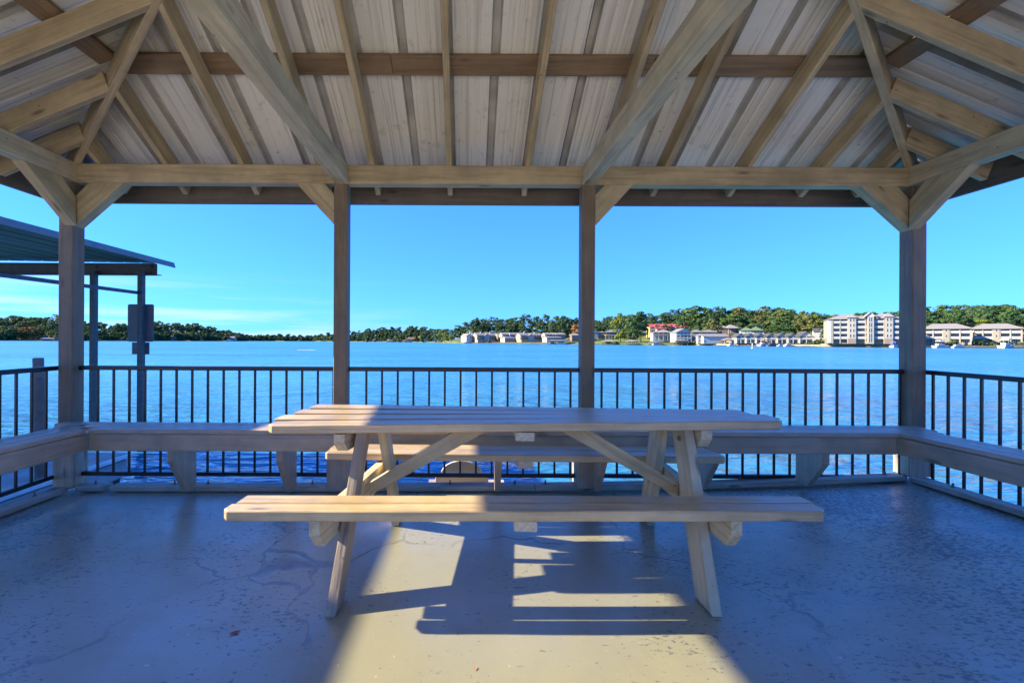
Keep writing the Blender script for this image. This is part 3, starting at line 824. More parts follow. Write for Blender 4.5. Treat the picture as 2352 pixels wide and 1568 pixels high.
def lawn(x0, x1, d0, d1):
    pts = [at(x, d) for d in (d0, (d0 + d1) / 2, d1) for x in (x0, (x0 + x1) / 2, x1)]
    o = put('lawn', mesh('lawn', [(p.x, p.y, p.z + .12) for p in pts], [(0, 1, 4, 3), (1, 2, 5, 4), (3, 4, 7, 6), (4, 5, 8, 7)]), M['lawn'])
    tag(o, kind='structure')
lawn(1350, 1412, 3, 12); lawn(1412, 1570, 3, 16); lawn(1905, 2065, 3.2, 12); lawn(95, 190, 3, 16); lawn(20, 75, 3, 14)

# ------------------------------------------------------------------ trees
def quads(cent, nrm, size, rg):
    n = len(cent)
    a = np.cross(nrm, rg.normal(size=(n, 3))); a /= np.linalg.norm(a, axis=1)[:, None] + 1e-9
    b = np.cross(nrm, a); b /= np.linalg.norm(b, axis=1)[:, None] + 1e-9
    s = size[:, None] * .5; r = rg.uniform(.55, 1.0, (n, 1))
    v = np.stack([cent - a * s - b * s * r, cent + a * s - b * s * r * .7, cent + a * s * .8 + b * s * r, cent - a * s * .9 + b * s * r * .8], 1)
    return v.reshape(-1, 3)
def crown_points(kind, H, rg, nclump, per, leafs):
    """leaf sheets gathered in clumps through the crown volume"""
    C, N, Z = [], [], []
    for k in range(nclump):
        u = rg.uniform()
        if kind == 'pine':
            h = H * (.42 + .58 * u); rad = H * .20 * (1.12 - .75 * abs(u - .35)) * (1 - .55 * max(0, u - .6) / .4)
            cr = H * rg.uniform(.055, .095); flat = .62
        elif kind == 'mass':
            h = H * (.08 + .92 * u); rad = H * .30 * math.sqrt(max(.05, 1 - (u * 1.5 - .5) ** 2)); cr = H * rg.uniform(.09, .15); flat = .85
        elif kind == 'cone':
            h = H * (.10 + .90 * u); rad = H * .24 * (1.02 - u) ; cr = H * rg.uniform(.05, .08) * (1.15 - .6 * u); flat = .6
        elif kind == 'bush':
            h = H * (.25 + .65 * u); rad = H * .55 * math.sqrt(max(0.05, 1 - (u * 1.6 - .6) ** 2)); cr = H * rg.uniform(.16, .26); flat = .9
        else:
            h = H * (.22 + .76 * u); rad = H * .33 * math.sqrt(max(.04, 1 - (u * 1.75 - .72) ** 2)); cr = H * rg.uniform(.075, .125); flat = .85
        ang = rg.uniform(0, 2 * math.pi); q = rad * math.sqrt(rg.uniform(.12, 1))
        c = np.array([q * math.cos(ang), q * math.sin(ang), h - cr * .6])
        d = rg.normal(size=(per, 3)); d /= np.linalg.norm(d, axis=1)[:, None]
        d[:, 2] = np.where(d[:, 2] < -.35, -d[:, 2], d[:, 2])
        p = c + d * cr * rg.uniform(.65, 1.08, (per, 1)) * np.array([1, 1, flat])
        nn = d + rg.normal(size=(per, 3)) * .35; nn /= np.linalg.norm(nn, axis=1)[:, None]
        C.append(p); N.append(nn); Z.append(leafs * rg.uniform(.7, 1.35, per))
    return np.concatenate(C), np.concatenate(N), np.concatenate(Z)
def quad_mesh(name, V):
    n = len(V) // 4
    m = bpy.data.meshes.new(name)
    m.vertices.add(n * 4); m.vertices.foreach_set('co', V.astype(np.float32).ravel())
    m.loops.add(n * 4); m.loops.foreach_set('vertex_index', np.arange(n * 4, dtype=np.int32))
    m.polygons.add(n); m.polygons.foreach_set('loop_start', np.arange(0, n * 4, 4, dtype=np.int32))
    m.polygons.foreach_set('loop_total', np.full(n, 4, dtype=np.int32))
    m.update(calc_edges=True); return m
def trunk_mesh(H, r, lean, rg, limbs):
    vs, fs = [], []
    def tube(p0, p1, r0, r1, n=6):
        m = frame(p0, p1, (0, 1, .1)) ; b = len(vs); L = (Vector(p1) - Vector(p0)).length
        for x, rr in ((0, r0), (L, r1)):
            for k in range(n):
                a = 2 * math.pi * k / n; vs.append(m @ Vector((x, rr * math.cos(a), rr * math.sin(a))))
        for k in range(n): fs.append((b + k, b + (k + 1) % n, b + n + (k + 1) % n, b + n + k))
    pts = [Vector((lean * (h / H) ** 1.5, 0, h)) for h in (0, H * .3, H * .6, H * .9)]
    rs = [r, r * .75, r * .5, r * .18]
    for i in range(3): tube(pts[i], pts[i + 1], rs[i], rs[i + 1])
    for k in range(limbs):
        h = H * rg.uniform(.35, .75); a = rg.uniform(0, 6.28); ln = H * rg.uniform(.10, .2)
        p = Vector((lean * (h / H) ** 1.5, 0, h)); tube(p, p + Vector((math.cos(a) * ln, math.sin(a) * ln, ln * .55)), r * .32, r * .1, 5)
    return mesh('trunk', vs, fs, True)
rg = np.random.default_rng(11)
TREES = {}
def tree_kind(key, kind, mat, H, nclump, per, leafs, r, limbs, variants=2):
    out = []
    for v in range(variants):
        C, N, Z = crown_points(kind, H, rg, nclump, per, leafs)
        cm = quad_mesh('crown', quads(C, N, Z, rg)); cm.materials.append(M[mat])
        tm = trunk_mesh(H, r, rg.uniform(-.5, .5), rg, limbs); tm.materials.append(M['bark'])
        out.append((H, cm, tm))
    TREES[key] = out
tree_kind('pine', 'pine', 'pine', 20, 30, 52, .72, .28, 6, 3)
tree_kind('oak', 'oak', 'oak', 16, 36, 50, .68, .30, 6, 3)
tree_kind('olive', 'oak', 'olive', 15, 34, 48, .68, .30, 6, 2)
tree_kind('yellow', 'oak', 'yellow', 15, 38, 50, .62, .28, 6, 2)
tree_kind('orange', 'oak', 'orange', 14, 28, 34, .80, .28, 6, 1)
tree_kind('cone', 'cone', 'pine', 10, 30, 30, .60, .16, 0, 1)
tree_kind('bush', 'bush', 'bush', 2.2, 14, 26, .40, .05, 0, 2)
NAMES = {'pine': ('pine_tree', 'tree'), 'oak': ('broadleaf_tree', 'tree'), 'olive': ('broadleaf_tree', 'tree'), 'yellow': ('broadleaf_tree', 'tree'), 'orange': ('broadleaf_tree', 'tree'), 'cone': ('conifer', 'tree'), 'bush': ('shrub', 'shrub')}
tr = random.Random(21)
def tree(key, p, H, label, group=None, wide=1.0):
    h, cm, tm = tr.choice(TREES[key])
    nm, cat = NAMES[key]
    o = bpy.data.objects.new(nm, None); COL.objects.link(o); o.empty_display_size = 1
    s = H / h; w = s * wide * tr.uniform(.9, 1.12)
    o.matrix_basis = Matrix.Translation(p - Vector((0, 0, .15))) @ Matrix.Rotation(tr.uniform(0, 6.28), 4, 'Z') @ Matrix.Diagonal((w, w, s, 1))
    WM[o] = o.matrix_basis
    tag(o, label, cat, group)
    for nme, me in (('crown', cm), ('trunk', tm)):
        c = bpy.data.objects.new(nme, me); COL.objects.link(c); c.parent = o
    return o
# where each tree stands, in words: by the landmark below it
LM = [(-60, 'beyond the left railing pile'), (30, 'over the left railing pile'), (70, 'over the lawn with the orange trees'), (128, 'at the left corner post'), (165, 'behind the left corner post'), (205, 'at the left dock post'), (262, 'between the two dock posts'), (322, 'behind the dock sign'), (372, 'right of the dock sign'),
      (430, 'over the middle of the dark far hill'), (490, 'over the pale roofed hill house'), (540, 'at the foot of the dark far hill'), (600, 'at the left of the farthest low shore'), (680, 'in the middle of the farthest low shore'), (740, 'left of the first inner post'), (790, 'behind the first inner post'),
      (840, 'right of the first inner post'), (880, 'over the leftmost clay roofed house'), (920, 'over the low white far house'), (965, 'over the largest clay roofed house'), (1000, 'over the far grey gabled houses'), (1030, 'at the tip of the wooded point'), (1060, 'over the shore left of the condominiums'), (1085, 'over the leftmost condominium'),
      (1120, 'over the left twin condominium'), (1150, 'over the recessed condominium'), (1178, 'over the middle condominium'), (1222, 'over the right twin condominium'), (1278, 'over the right end condominium'), (1318, 'over the tan roofed house'), (1345, 'behind the second inner post'), (1370, 'over the blue gabled house'), (1403, 'over the arcaded house'), (1450, 'over the dark shaded house'),
      (1500, 'over the left red roofed lodge'), (1560, 'over the right red roofed lodge'), (1605, 'over the small grey hip roofed house'), (1635, 'over the long white hall'), (1680, 'over the brown villa'), (1722, 'over the green roofed villa'), (1760, 'over the third white townhouse'), (1785, 'over the cottage behind the townhouses'), (1815, 'over the sixth white townhouse'), (1850, 'over the widest white townhouse'), (1885, 'over the dark roofed dormer house'),
      (1930, 'left over the tall apartment block'), (1985, 'over the tall apartment block'), (2040, 'over the tall stair tower'), (2097, 'behind the right corner post'), (2140, 'right of the right corner post'), (2185, 'over the left low apartment block'), (2225, 'over the dormer villa'), (2275, 'over the right low apartment block'), (2325, 'over the right low block end'), (2400, 'past the right picture edge')]
def zone(x, d):
    lm = min(LM, key=lambda q: abs(q[0] - x))[1]
    row = 'low' if d < 35 else 'halfway up' if d < 64 else 'high'
    return row + ' ' + lm
KW = {'pine': 'dark green pine tree', 'oak': 'green broadleaf tree', 'olive': 'olive brown broadleaf tree', 'yellow': 'yellow green broadleaf tree', 'orange': 'orange autumn tree'}
PLACED = []; SAME = {}
def put_tree(key, x, d, H, label=None, group=None, wide=1.0):
    p = at(x, d); PLACED.append((x, d))
    z = zone(x, d)
    o = tree(key, p, H, label or f'{KW[key]} {z}', group if label else f'{KW[key]}s of the far woods', wide)
    if not label: SAME.setdefault(o['label'], []).append((x, o))
def pick(x, d):
    r = tr.random()
    if x < 560: return 'oak' if r < .42 else 'pine' if r < .78 else 'olive' if r < .95 else 'yellow'
    if x < 1015: return 'pine' if r < .5 else 'oak' if r < .9 else 'olive'
    if d > 60: return 'pine' if r < .72 else 'oak' if r < .92 else 'olive'
    return 'pine' if r < .44 else 'oak' if r < .82 else 'olive' if r < .96 else 'yellow'
# single trees one can point to
put_tree('yellow', 1022, 4, 12, 'bright yellow green tree at the tip of the wooded point left of the condominiums', None, 1.1)
put_tree('yellow', 1004 + 34, 8, 11, 'olive yellow tree just right of the tip of the wooded point')
put_tree('yellow', 1084, 34, 15, 'small yellow tree behind the leftmost condominium roof')
put_tree('yellow', 1425, 14, 24, 'tall yellow green tree beside the arcaded lake house', None, .75)
put_tree('oak', 1452, 12, 23, 'tall bright green tree between the arcaded house and the balcony house', None, .8)
put_tree('pine', 1472, 22, 25, 'dark pine right of the tall bright green lakeside tree')
put_tree('oak', 1745 - 67, 20, 7, 'round dark tree between the white gabled house and the long white hall')
put_tree('olive', 1637, 30, 17, 'slender olive tree left of the brown villa')
put_tree('cone', 1888, 6, 7.5, 'dark conifer beside the last white gabled townhouse', None, 1.2)
put_tree('yellow', 2188 + 70, 45, 13, 'large yellow green tree above the right low apartment roof', None, 1.45)
put_tree('orange', 2345, 34, 10, 'orange tree at the right edge behind the low apartments', None, 1.2)
put_tree('orange', 52, 10, 18, 'orange autumn tree above the lawn on the far left shore', None, 1.3)
put_tree('orange', 76, 13, 19, 'second orange autumn tree right of the first on the far left shore', None, 1.2)
put_tree('yellow', 6, 12, 13, 'yellow tree at the left edge of the far left shore')
put_tree('yellow', 192, 8, 24, 'pale green tall tree right of the lawn on the far left shore', None, .9)
put_tree('cone', 420, 5, 9, 'small pale conifer by the water left of the dock sign', None, 1.2)
put_tree('yellow', 1367, 16, 12, 'olive yellow tree behind the small blue gabled house')
put_tree('orange', 1324, 30, 17, 'rust tinted tree behind the house beside the right inner post')
put_tree('yellow', 1876, 40, 18, 'yellow green tree left of the tall apartment block', None, .8)
put_tree('olive', 1846, 50, 20, 'olive tree behind the last white townhouse roofs')
# the woods
cand = []
for k in range(900):
    x = tr.uniform(-120, 2420)
    if 1035 < x: d = tr.choice((tr.uniform(34, 60), tr.uniform(55, 90), tr.uniform(75, 120)))
    else: d = tr.choice((tr.uniform(6, 30), tr.uniform(25, 70), tr.uniform(60, 110)))
    if 2150 < x: d = max(d, 48)
    if 1895 < x < 2080 and d < 75: d += 50
    if 1470 < x < 1600: d = max(d, 66)
    if 1630 < x < 1745: d = max(d, 56)
    cand.append((x, d))
keep = []
for x, d in cand:
    Y = shore(x) + d
    if all(abs(T(x, Y) - q[0]) + abs(Y - q[1]) > (5.2 if x > 1035 else 8.5) for q in keep):
        keep.append((T(x, Y), Y, x, d))
keep.sort(key=lambda q: q[1])
def height_for(x, d, g):
    Y = shore(x) + d
    lim = EYE + (HOR + ROLL * (x - 1176) - interp(TOPS, x)) / FPX * Y - g       # reach of the skyline here
    if d > 62: return max(9, min(27, lim * tr.uniform(.82, 1.13)))
    return max(6, min(tr.uniform(11, 19), lim * .95))
n_ind = [0, 0]
for X, Y, x, d in keep:
    side = 0 if x < 1015 else 1
    if n_ind[side] >= (95, 185)[side] or (side == 0 and d > 75 and x > 200): continue
    key = pick(x, d); g = at(x, d).z
    H = height_for(x, d, g)
    put_tree(key, x, d, H, None, None, tr.uniform(.95, 1.5)); n_ind[side] += 1
ORD = {2: ('left', 'right'), 3: ('left', 'middle', 'right')}
for lab, lst in SAME.items():
    if len(lst) > 1:
        lst.sort(key=lambda q: q[0])
        nn = ORD.get(len(lst), ('first', 'second', 'third', 'fourth', 'fifth', 'sixth', 'seventh', 'eighth', 'ninth', 'tenth')[:len(lst)])
        for (xx, o), wd in zip(lst, nn): o['label'] = f"{lab}, {wd}{'' if len(lst) < 4 else ' from left'}"
# the mass of the wood behind and between, too dense to count
def wood(name, label, x0, x1, n, dmin, dmax, seed, mat='wood_far', low=.55):
    r2 = random.Random(seed); rg2 = np.random.default_rng(seed); V = []
    for k in range(n):
        x = r2.uniform(x0, x1); d = r2.uniform(dmin, dmax)
        if d < 26 and (30 < x < 112 or 150 < x < 190): continue
        p = at(x, d); H = height_for(x, d, p.z) * r2.uniform(low, 1.0)
        kd = 'pine' if r2.random() < .3 else 'mass'
        Y = shore(x) + d
        C, N, Z = crown_points(kd, H, rg2, 12, 20, max(.9, Y * .0028))
        V.append(quads(C * np.array([1.35, 1.35, 1]) + np.array([p.x, p.y, p.z]), N, Z, rg2))
    o = put(name, quad_mesh(name, np.concatenate(V)), M[mat])
    tag(o, label, 'wood', kind='stuff')
wood('distant_wood', 'dense dark wood covering the hill on the far left shore', -690, 560, 860, 8, 130, 1)
wood('distant_wood', 'low distant wood along the farthest shore', 545, 1020, 420, 4, 95, 2)
wood('distant_wood', 'dense wood on the hill behind the condominiums and villas', 1020, 1900, 420, 46, 130, 3)
wood('distant_wood', 'dense wood behind the apartment blocks on the right shore', 1880, 2600, 240, 70, 140, 4)
wood('undergrowth', 'dark undergrowth at the foot of the left shore trees', -690, 1015, 380, 2.5, 14, 5, low=.22)

# ------------------------------------------------------------------ buildings
def bm(name, c, rough=.7, vary=.06): return plain(name, c, rough, 0, vary, .6)
B = {'white': bm('white siding', (0.384, 0.378, 0.360)), 'cream': bm('cream stucco', (0.347, 0.310, 0.254)), 'beige': bm('beige siding', (0.285, 0.248, 0.198)), 'grey': bm('grey siding', (0.260, 0.267, 0.273)),
     'bluegrey': bm('blue grey siding', (0.248, 0.273, 0.310)), 'brown': bm('brown brick', (0.186, 0.130, 0.099)), 'brick': bm('tan brick', (0.223, 0.167, 0.130)), 'dark': bm('dark timber wall', (0.062, 0.053, 0.046)),
     'roof_grey': bm('grey shingles', (.185, .18, .175), .9), 'roof_tan': bm('tan shingles', (.225, .21, .195), .9), 'roof_dark': bm('charcoal shingles', (0.059, 0.059, 0.062), .9), 'roof_red': bm('red roof tiles', (0.322, 0.062, 0.053), .8),
     'roof_green': bm('green roof', (0.105, 0.167, 0.081), .8), 'roof_tile': bm('clay tiles', (0.248, 0.124, 0.081), .85), 'trim': bm('white trim', (0.409, 0.409, 0.397)), 'rail': bm('pale balcony rail', (0.372, 0.372, 0.360)),
     'deck': bm('dock timber', (0.174, 0.136, 0.099)), 'stone': plain('stone sea wall', (.42, .37, .29), .9, 0, .3, 1.2), 'yellow': bm('yellow stucco', (0.434, 0.335, 0.124)), 'pinkish': bm('salmon stucco', (0.409, 0.285, 0.223)),
     'hull': plain('white boat hull', (.42, .42, .42), .3), 'blue': plain('blue boat canvas', (.05, .10, .35), .7), 'navy': plain('dark boat hull', (.06, .07, .10), .4), 'umb': plain('orange patio umbrella', (.75, .30, .04), .7)}
tg = NT('window glass'); tg.col((.03, .045, .06)); tg.rough(.12); B['glass'] = tg.m

ZX = {'A': 1600, 'B': 2200, 'C': 2700, 'D': 3220}
def px_of(z, zx): return (ZX[z] + .26361 * zx) / 1.63265
def py_of(zy): return (1130 + .26361 * zy) / 1.63265
class House:
    """a building laid out in its own frame: u along the front from its left corner, v back, w up; u and w may be given in picture units of the study"""
    def __init__(s, name, label, z, x0, x1, base, Y, turn=0.0, cat='house', group=None):
        s.z, s.x0, s.x1, s.b = z, x0, x1, base
        xa, xb = px_of(z, x0), px_of(z, x1)
        th = math.atan2((xa + xb) / 2 - X0, FPX)
        s.k = .26361 / 1.63265 * Y / FPX
        phi = th + turn
        A = Vector((T(xa, Y), Y, 0)); t = Vector((math.cos(phi), -math.sin(phi), 0))
        r = (xb - X0) / FPX                           # right corner lies on the ray x = r*y
        s.W = (r * A.y - A.x) / (t.x - r * t.y)
        z0 = Zp(py_of(base), xa, Y)
        s.o = thing(name, label, cat, (A.x, A.y, z0), -phi, group)
        s.m = WM[s.o]
    def u(s, zx): return (zx - s.x0) / (s.x1 - s.x0) * s.W
    def w(s, zy): return (s.b - zy) * s.k
    def mesh(s, name, vs, fs, mat, parent=None):
        me = mesh(name, vs, fs)
        return put(name, me, mat, parent or s.o, s.m.copy())
    def box(s, name, u0, u1, w0, w1, v0, v1, mat, parent=None):
        vs = [(u0, v0, w0), (u1, v0, w0), (u1, v1, w0), (u0, v1, w0), (u0, v0, w1), (u1, v0, w1), (u1, v1, w1), (u0, v1, w1)]
        return s.mesh(name, vs, [(0, 3, 2, 1), (4, 5, 6, 7), (0, 1, 5, 4), (1, 2, 6, 5), (2, 3, 7, 6), (3, 0, 4, 7)], mat, parent)
    def hip(s, u0, u1, v0, v1, w0, w1, mat, ov=.5, name='roof', inset=None):
        u0 -= ov; u1 += ov; v0 -= ov; v1 += ov
        i = min((v1 - v0) / 2, (u1 - u0) / 2 * .98) if inset is None else inset
        vm = (v0 + v1) / 2
        vs = [(u0, v0, w0), (u1, v0, w0), (u1, v1, w0), (u0, v1, w0), (u0 + i, vm, w1), (u1 - i, vm, w1), (u0, v0, w0 - .2), (u1, v0, w0 - .2), (u1, v1, w0 - .2), (u0, v1, w0 - .2)]
        return s.mesh(name, vs, [(0, 1, 5, 4), (1, 2, 5), (2, 3, 4, 5), (3, 0, 4), (0, 6, 7, 1), (1, 7, 8, 2), (2, 8, 9, 3), (3, 9, 6, 0), (6, 9, 8, 7)], mat)
    def gable(s, u0, u1, v0, v1, w0, w1, mat, wall=None, front=True, ov=.4, name='roof'):
        """front=True: gable end faces the water (ridge runs back)"""
        t = .25
        if front:
            um = (u0 + u1) / 2; a, b = u0 - ov, u1 + ov; k = (w1 - w0) / ((u1 - u0) / 2); wa = w0 - k * ov
            ring = [(a, wa), (um, w1), (b, wa), (b, wa - t), (um, w1 - t), (a, wa - t)]
            vs = [(x, v0 - ov, z) for x, z in ring] + [(x, v1 + ov, z) for x, z in ring]
            if wall: s.mesh('gable_wall', [(u0, v0 + .02, w0 - .1), (u1, v0 + .02, w0 - .1), (um, v0 + .02, w1 - t), (u0, v1 - .02, w0 - .1), (u1, v1 - .02, w0 - .1), (um, v1 - .02, w1 - t)], [(0, 1, 2), (5, 4, 3), (0, 2, 5, 3), (1, 4, 5, 2), (0, 3, 4, 1)], wall)
        else:
            vm = (v0 + v1) / 2; a, b = v0 - ov, v1 + ov; k = (w1 - w0) / ((v1 - v0) / 2); wa = w0 - k * ov
            ring = [(a, wa), (vm, w1), (b, wa), (b, wa - t), (vm, w1 - t), (a, wa - t)]
            vs = [(u0 - ov, y, z) for y, z in ring] + [(u1 + ov, y, z) for y, z in ring]
            if wall: s.mesh('gable_wall', [(u0 + .02, v0, w0 - .1), (u0 + .02, v1, w0 - .1), (u0 + .02, vm, w1 - t), (u1 - .02, v0, w0 - .1), (u1 - .02, v1, w0 - .1), (u1 - .02, vm, w1 - t)], [(0, 2, 1), (3, 4, 5), (0, 3, 5, 2), (1, 2, 5, 4), (0, 1, 4, 3)], wall)
        n = 6
        fs = [(i, (i + 1) % n, (i + 1) % n + n, i + n) for i in range(n)] + [tuple(range(n - 1, -1, -1)), tuple(range(n, 2 * n))]
        return s.mesh(name, vs, fs, mat)
    def window(s, u0, u1, w0, w1, v=-.06, parent=None, trim='trim'):
        f = min(.14, (u1 - u0) * .16)
        # frame: ring with a recessed pane
        vs, fs = [], []
        for (a, b, c, d, y) in ((u0, u1, w0, w1, v), (u0 + f, u1 - f, w0 + f, w1 - f, v), (u0 + f, u1 - f, w0 + f, w1 - f, v + .05)):
            vs += [(a, y, c), (b, y, c), (b, y, d), (a, y, d)]
        for r in range(2):
            for i in range(4): fs.append((r * 4 + i, r * 4 + (i + 1) % 4, (r + 1) * 4 + (i + 1) % 4, (r + 1) * 4 + i))
        base = [(u0, -v * 0, w0), (u1, 0, w0), (u1, 0, w1), (u0, 0, w1)]
        b = len(vs); vs += [(x, .0, z) if v < 0 else (x, v + .2, z) for x, _, z in base]
        for i in range(4): fs.append((b + i, b + (i + 1) % 4, (i + 1) % 4, i))
        o = s.mesh('window', vs, fs, B[trim], parent)
        s.mesh('pane', [(u0 + f, v + .045, w0 + f), (u1 - f, v + .045, w0 + f), (u1 - f, v + .045, w1 - f), (u0 + f, v + .045, w1 - f)], [(0, 1, 2, 3)], B['glass'], o if parent is None else None) if parent is None else None
        return o
    def row(s, n, u0, u1, w0, w1, frac=.55, v=-.06, trim='trim'):
        st = (u1 - u0) / n
        for i in range(n):
            c = u0 + st * (i + .5); s.window(c - st * frac / 2, c + st * frac / 2, w0, w1, v, None, trim)
    def balcony(s, u0, u1, w, dep=1.6, h=1.05, mat='rail', v=0.0):
        o = s.box('balcony', u0, u1, w - .2, w, v - dep, v - .02, B['trim'])
        s.box('railing', u0, u1, w + .12, w + h, v - dep - .05, v - dep + .03, B[mat], o)
        return o
    def posts(s, us, w0, w1, v, r=.14, mat='trim'):
        for a in us: s.box('post', a - r, a + r, w0, w1, v - r, v + r, B[mat])
    def chimney(s, u, v, w0, w1, mat='white', a=.6): s.box('chimney', u - a, u + a, w0, w1, v - a, v + a, B[mat])

# -- tall five storey apartment block
h = House('apartment_block', 'tall five storey beige apartment block with balconies and a glazed stair tower', 'C', 1538, 2560, 582, 226, -.18, 'apartment block')
W_ = h.W; f5 = [h.w(y) for y in (582, 520, 447, 374, 301, 243)]
dep = 15
def seg(a, b): return W_ * a, W_ * b
h.box('wall', 0, W_, f5[1], f5[5], 1.8, dep, B['beige']); h.box('ground_floor', 0, W_, -.4, f5[1], 1.85, dep - .1, B['brick'])
h.box('end_wall', -.02, W_ * .052, 0, f5[5], .0, 1.9, B['white'])
h.hip(0, W_ * .55, 0, dep, f5[5], h.w(165), B['roof_tan']); h.hip(W_ * .63, W_, 0, dep, f5[5], h.w(165), B['roof_tan']); h.hip(W_ * .42, W_ * .70, 1.5, dep, f5[5], h.w(195), B['roof_tan'], inset=1)
for a, b, n in ((.068, .285, 2), (.405, .535, 1), (.655, .79, 1), (.91, 1.0, 1)):
    u0, u1 = seg(a, b)
    for k in range(1, 5):
        st = (u1 - u0) / n
        for i in range(n):
            h.balcony(u0 + i * st + .05, u0 + (i + 1) * st - .05, f5[k], 1.7, 1.1, v=1.75)
            h.window(u0 + (i + .30) * st, u0 + (i + .72) * st, f5[k] + .2, f5[k] + 2.3, 1.72)
    h.posts([u0 + i * (u1 - u0) / n for i in range(n + 1)], -.3, f5[5], .02, .16, 'cream')
for a, b, top in ((.29, .40, 170), (.80, .905, 170)):
    u0, u1 = seg(a, b)
    h.box('bay_tower', u0, u1, f5[1], h.w(222), -.5, 2.2, B['cream']); h.box('tower_base', u0, u1, -.3, f5[1], -.48, 2.2, B['brick'])
    h.hip(u0, u1, -.5, 4.5, h.w(222), h.w(top), B['roof_tan'], name='tower_roof')
    for k in range(1, 5):
        for q in (.18, .60): h.window(u0 + (u1 - u0) * q, u0 + (u1 - u0) * (q + .25), f5[k] + .6, f5[k] + 2.3, -.56)
u0, u1 = seg(.555, .645)
h.box('stair_tower', u0, u1, -.3, h.w(215), -.9, 3, B['cream']); h.gable(u0 - .8, u1 + .8, -.9, 4, h.w(215), h.w(156), B['roof_tan'], B['trim'], True, .4, 'tower_roof')
for k in range(5):
    for q in (.22, .53): h.window(u0 + (u1 - u0) * q, u0 + (u1 - u0) * (q + .26), f5[k] + .3, f5[k] + 2.75, -.96)

# -- seven white gabled townhouses
spans = [(235, 362), (372, 506), (516, 652), (664, 798), (816, 955), (968, 1118), (1132, 1330)]
ordn = ['leftmost', 'second', 'third', 'fourth', 'fifth', 'sixth', 'last and widest']
for i, (a, b) in enumerate(spans):
    h = House('townhouse', f'white gabled townhouse with front balconies, {ordn[i]} of seven in the row from the left' if i < 6 else 'last and widest white gabled townhouse, nearest the tall apartment block', 'C', a, b, 578, 262 - i * 3.4, -.25, 'townhouse', 'white gabled townhouses in a row')
    W_ = h.W; e = h.w(487); m = h.w(528)
    h.box('wall', 0, W_, -.3, e, 1.9, 13, B['white']); h.box('side_wall', 0, .35, -.3, e, 0, 1.88, B['white'])
    h.gable(0, W_, -.0, 13, e, h.w(440 if i < 6 else 412), B['roof_dark'], B['white'], True, .55)
    h.balcony(.4, W_ - .05, m, 1.85, 1.0, v=1.88)
    h.posts((.2, W_ / 2, W_ - .2), -.3, e, .12, .13)
    h.row(2, W_ * .25, W_ * .95, m + .1, m + 2.1, .7, 1.85); h.row(2, W_ * .25, W_ * .95, .1, m - .5, .7, 1.85)
    h.window(W_ * .42, W_ * .58, e + .2, e + .9, -.06)

# -- low three storey apartment blocks
for a, b, lab in ((930, 1600, 'low three storey beige apartment block just right of the right corner post'), (1632, 2325, 'rightmost low three storey beige apartment block at the picture edge')):
    h = House('apartment_block', lab, 'D', a, b, 592, 222, -.12, 'apartment block', 'low apartment blocks on the right shore')
    W_ = h.W; fl = [0, h.w(520), h.w(442), h.w(380)]
    h.box('wall', 0, W_, -.4, fl[3], 1.9, 14, B['cream'])
    h.hip(0, W_, 0, 14, fl[3], h.w(306), B['roof_tan'], .9, inset=W_ * .30)
    for c0, c1 in ((.005, .195), (.205, .40), (.565, .765), (.775, .985)):
        u0, u1 = W_ * c0, W_ * c1
        for k in (1, 2):
            h.balcony(u0, u1, fl[k], 1.8, 1.1, 'trim', v=1.88)
        for k in range(3): h.row(4, u0 + .3, u1 - .2, fl[k] + .15, fl[k] + 2.25, .62, 1.84)
    h.posts([W_ * q for q in (.004, .20, .41, .555, .77, .992)], -.4, fl[3], .1, .24, 'cream')
    h.box('stair_bay', W_ * .415, W_ * .55, -.4, fl[3] - .05, -.25, 2.2, B['beige'])
    for k in (1, 2): h.window(W_ * .455, W_ * .51, fl[k] + .7, fl[k] + 2.0, -.31)
h = House('villa', 'red roofed villa with a white dormer above the low apartments', 'D', 1345, 1690, 352, 275, 0, 'villa')
h.box('wall', 0, h.W, -3, h.w(318), 0, 10, B['white']); h.hip(0, h.W, 0, 10, h.w(318), h.w(282), B['roof_red'], .8); h.row(5, h.W * .2, h.W * .95, h.w(350), h.w(326), .6)
h.box('dormer', h.W * .18, h.W * .74, h.w(310), h.w(262), 1.2, 7, B['white']); h.hip(h.W * .18, h.W * .74, 1.2, 7, h.w(262), h.w(250), B['roof_red'], .4, 'dormer_roof'); h.row(4, h.W * .2, h.W * .72, h.w(302), h.w(272), .7, 1.14)
h = House('villa', 'small white villa with a red tiled roof behind the left low apartment block', 'D', 968, 1085, 345, 270, 0, 'villa')
h.box('wall', 0, h.W, -3, h.w(305), 0, 9, B['white']); h.gable(0, h.W, 0, 9, h.w(305), h.w(272), B['roof_red'], B['white'], False); h.row(2, .5, h.W - .5, h.w(340), h.w(315), .5)
h = House('villa', 'low red roof showing between the low apartment block and the dormer villa', 'D', 1130, 1335, 330, 285, 0, 'villa')
h.box('wall', 0, h.W, -4, h.w(302), 0, 9, B['pinkish']); h.hip(0, h.W, 0, 9, h.w(302), h.w(278), B['roof_red'], .6)

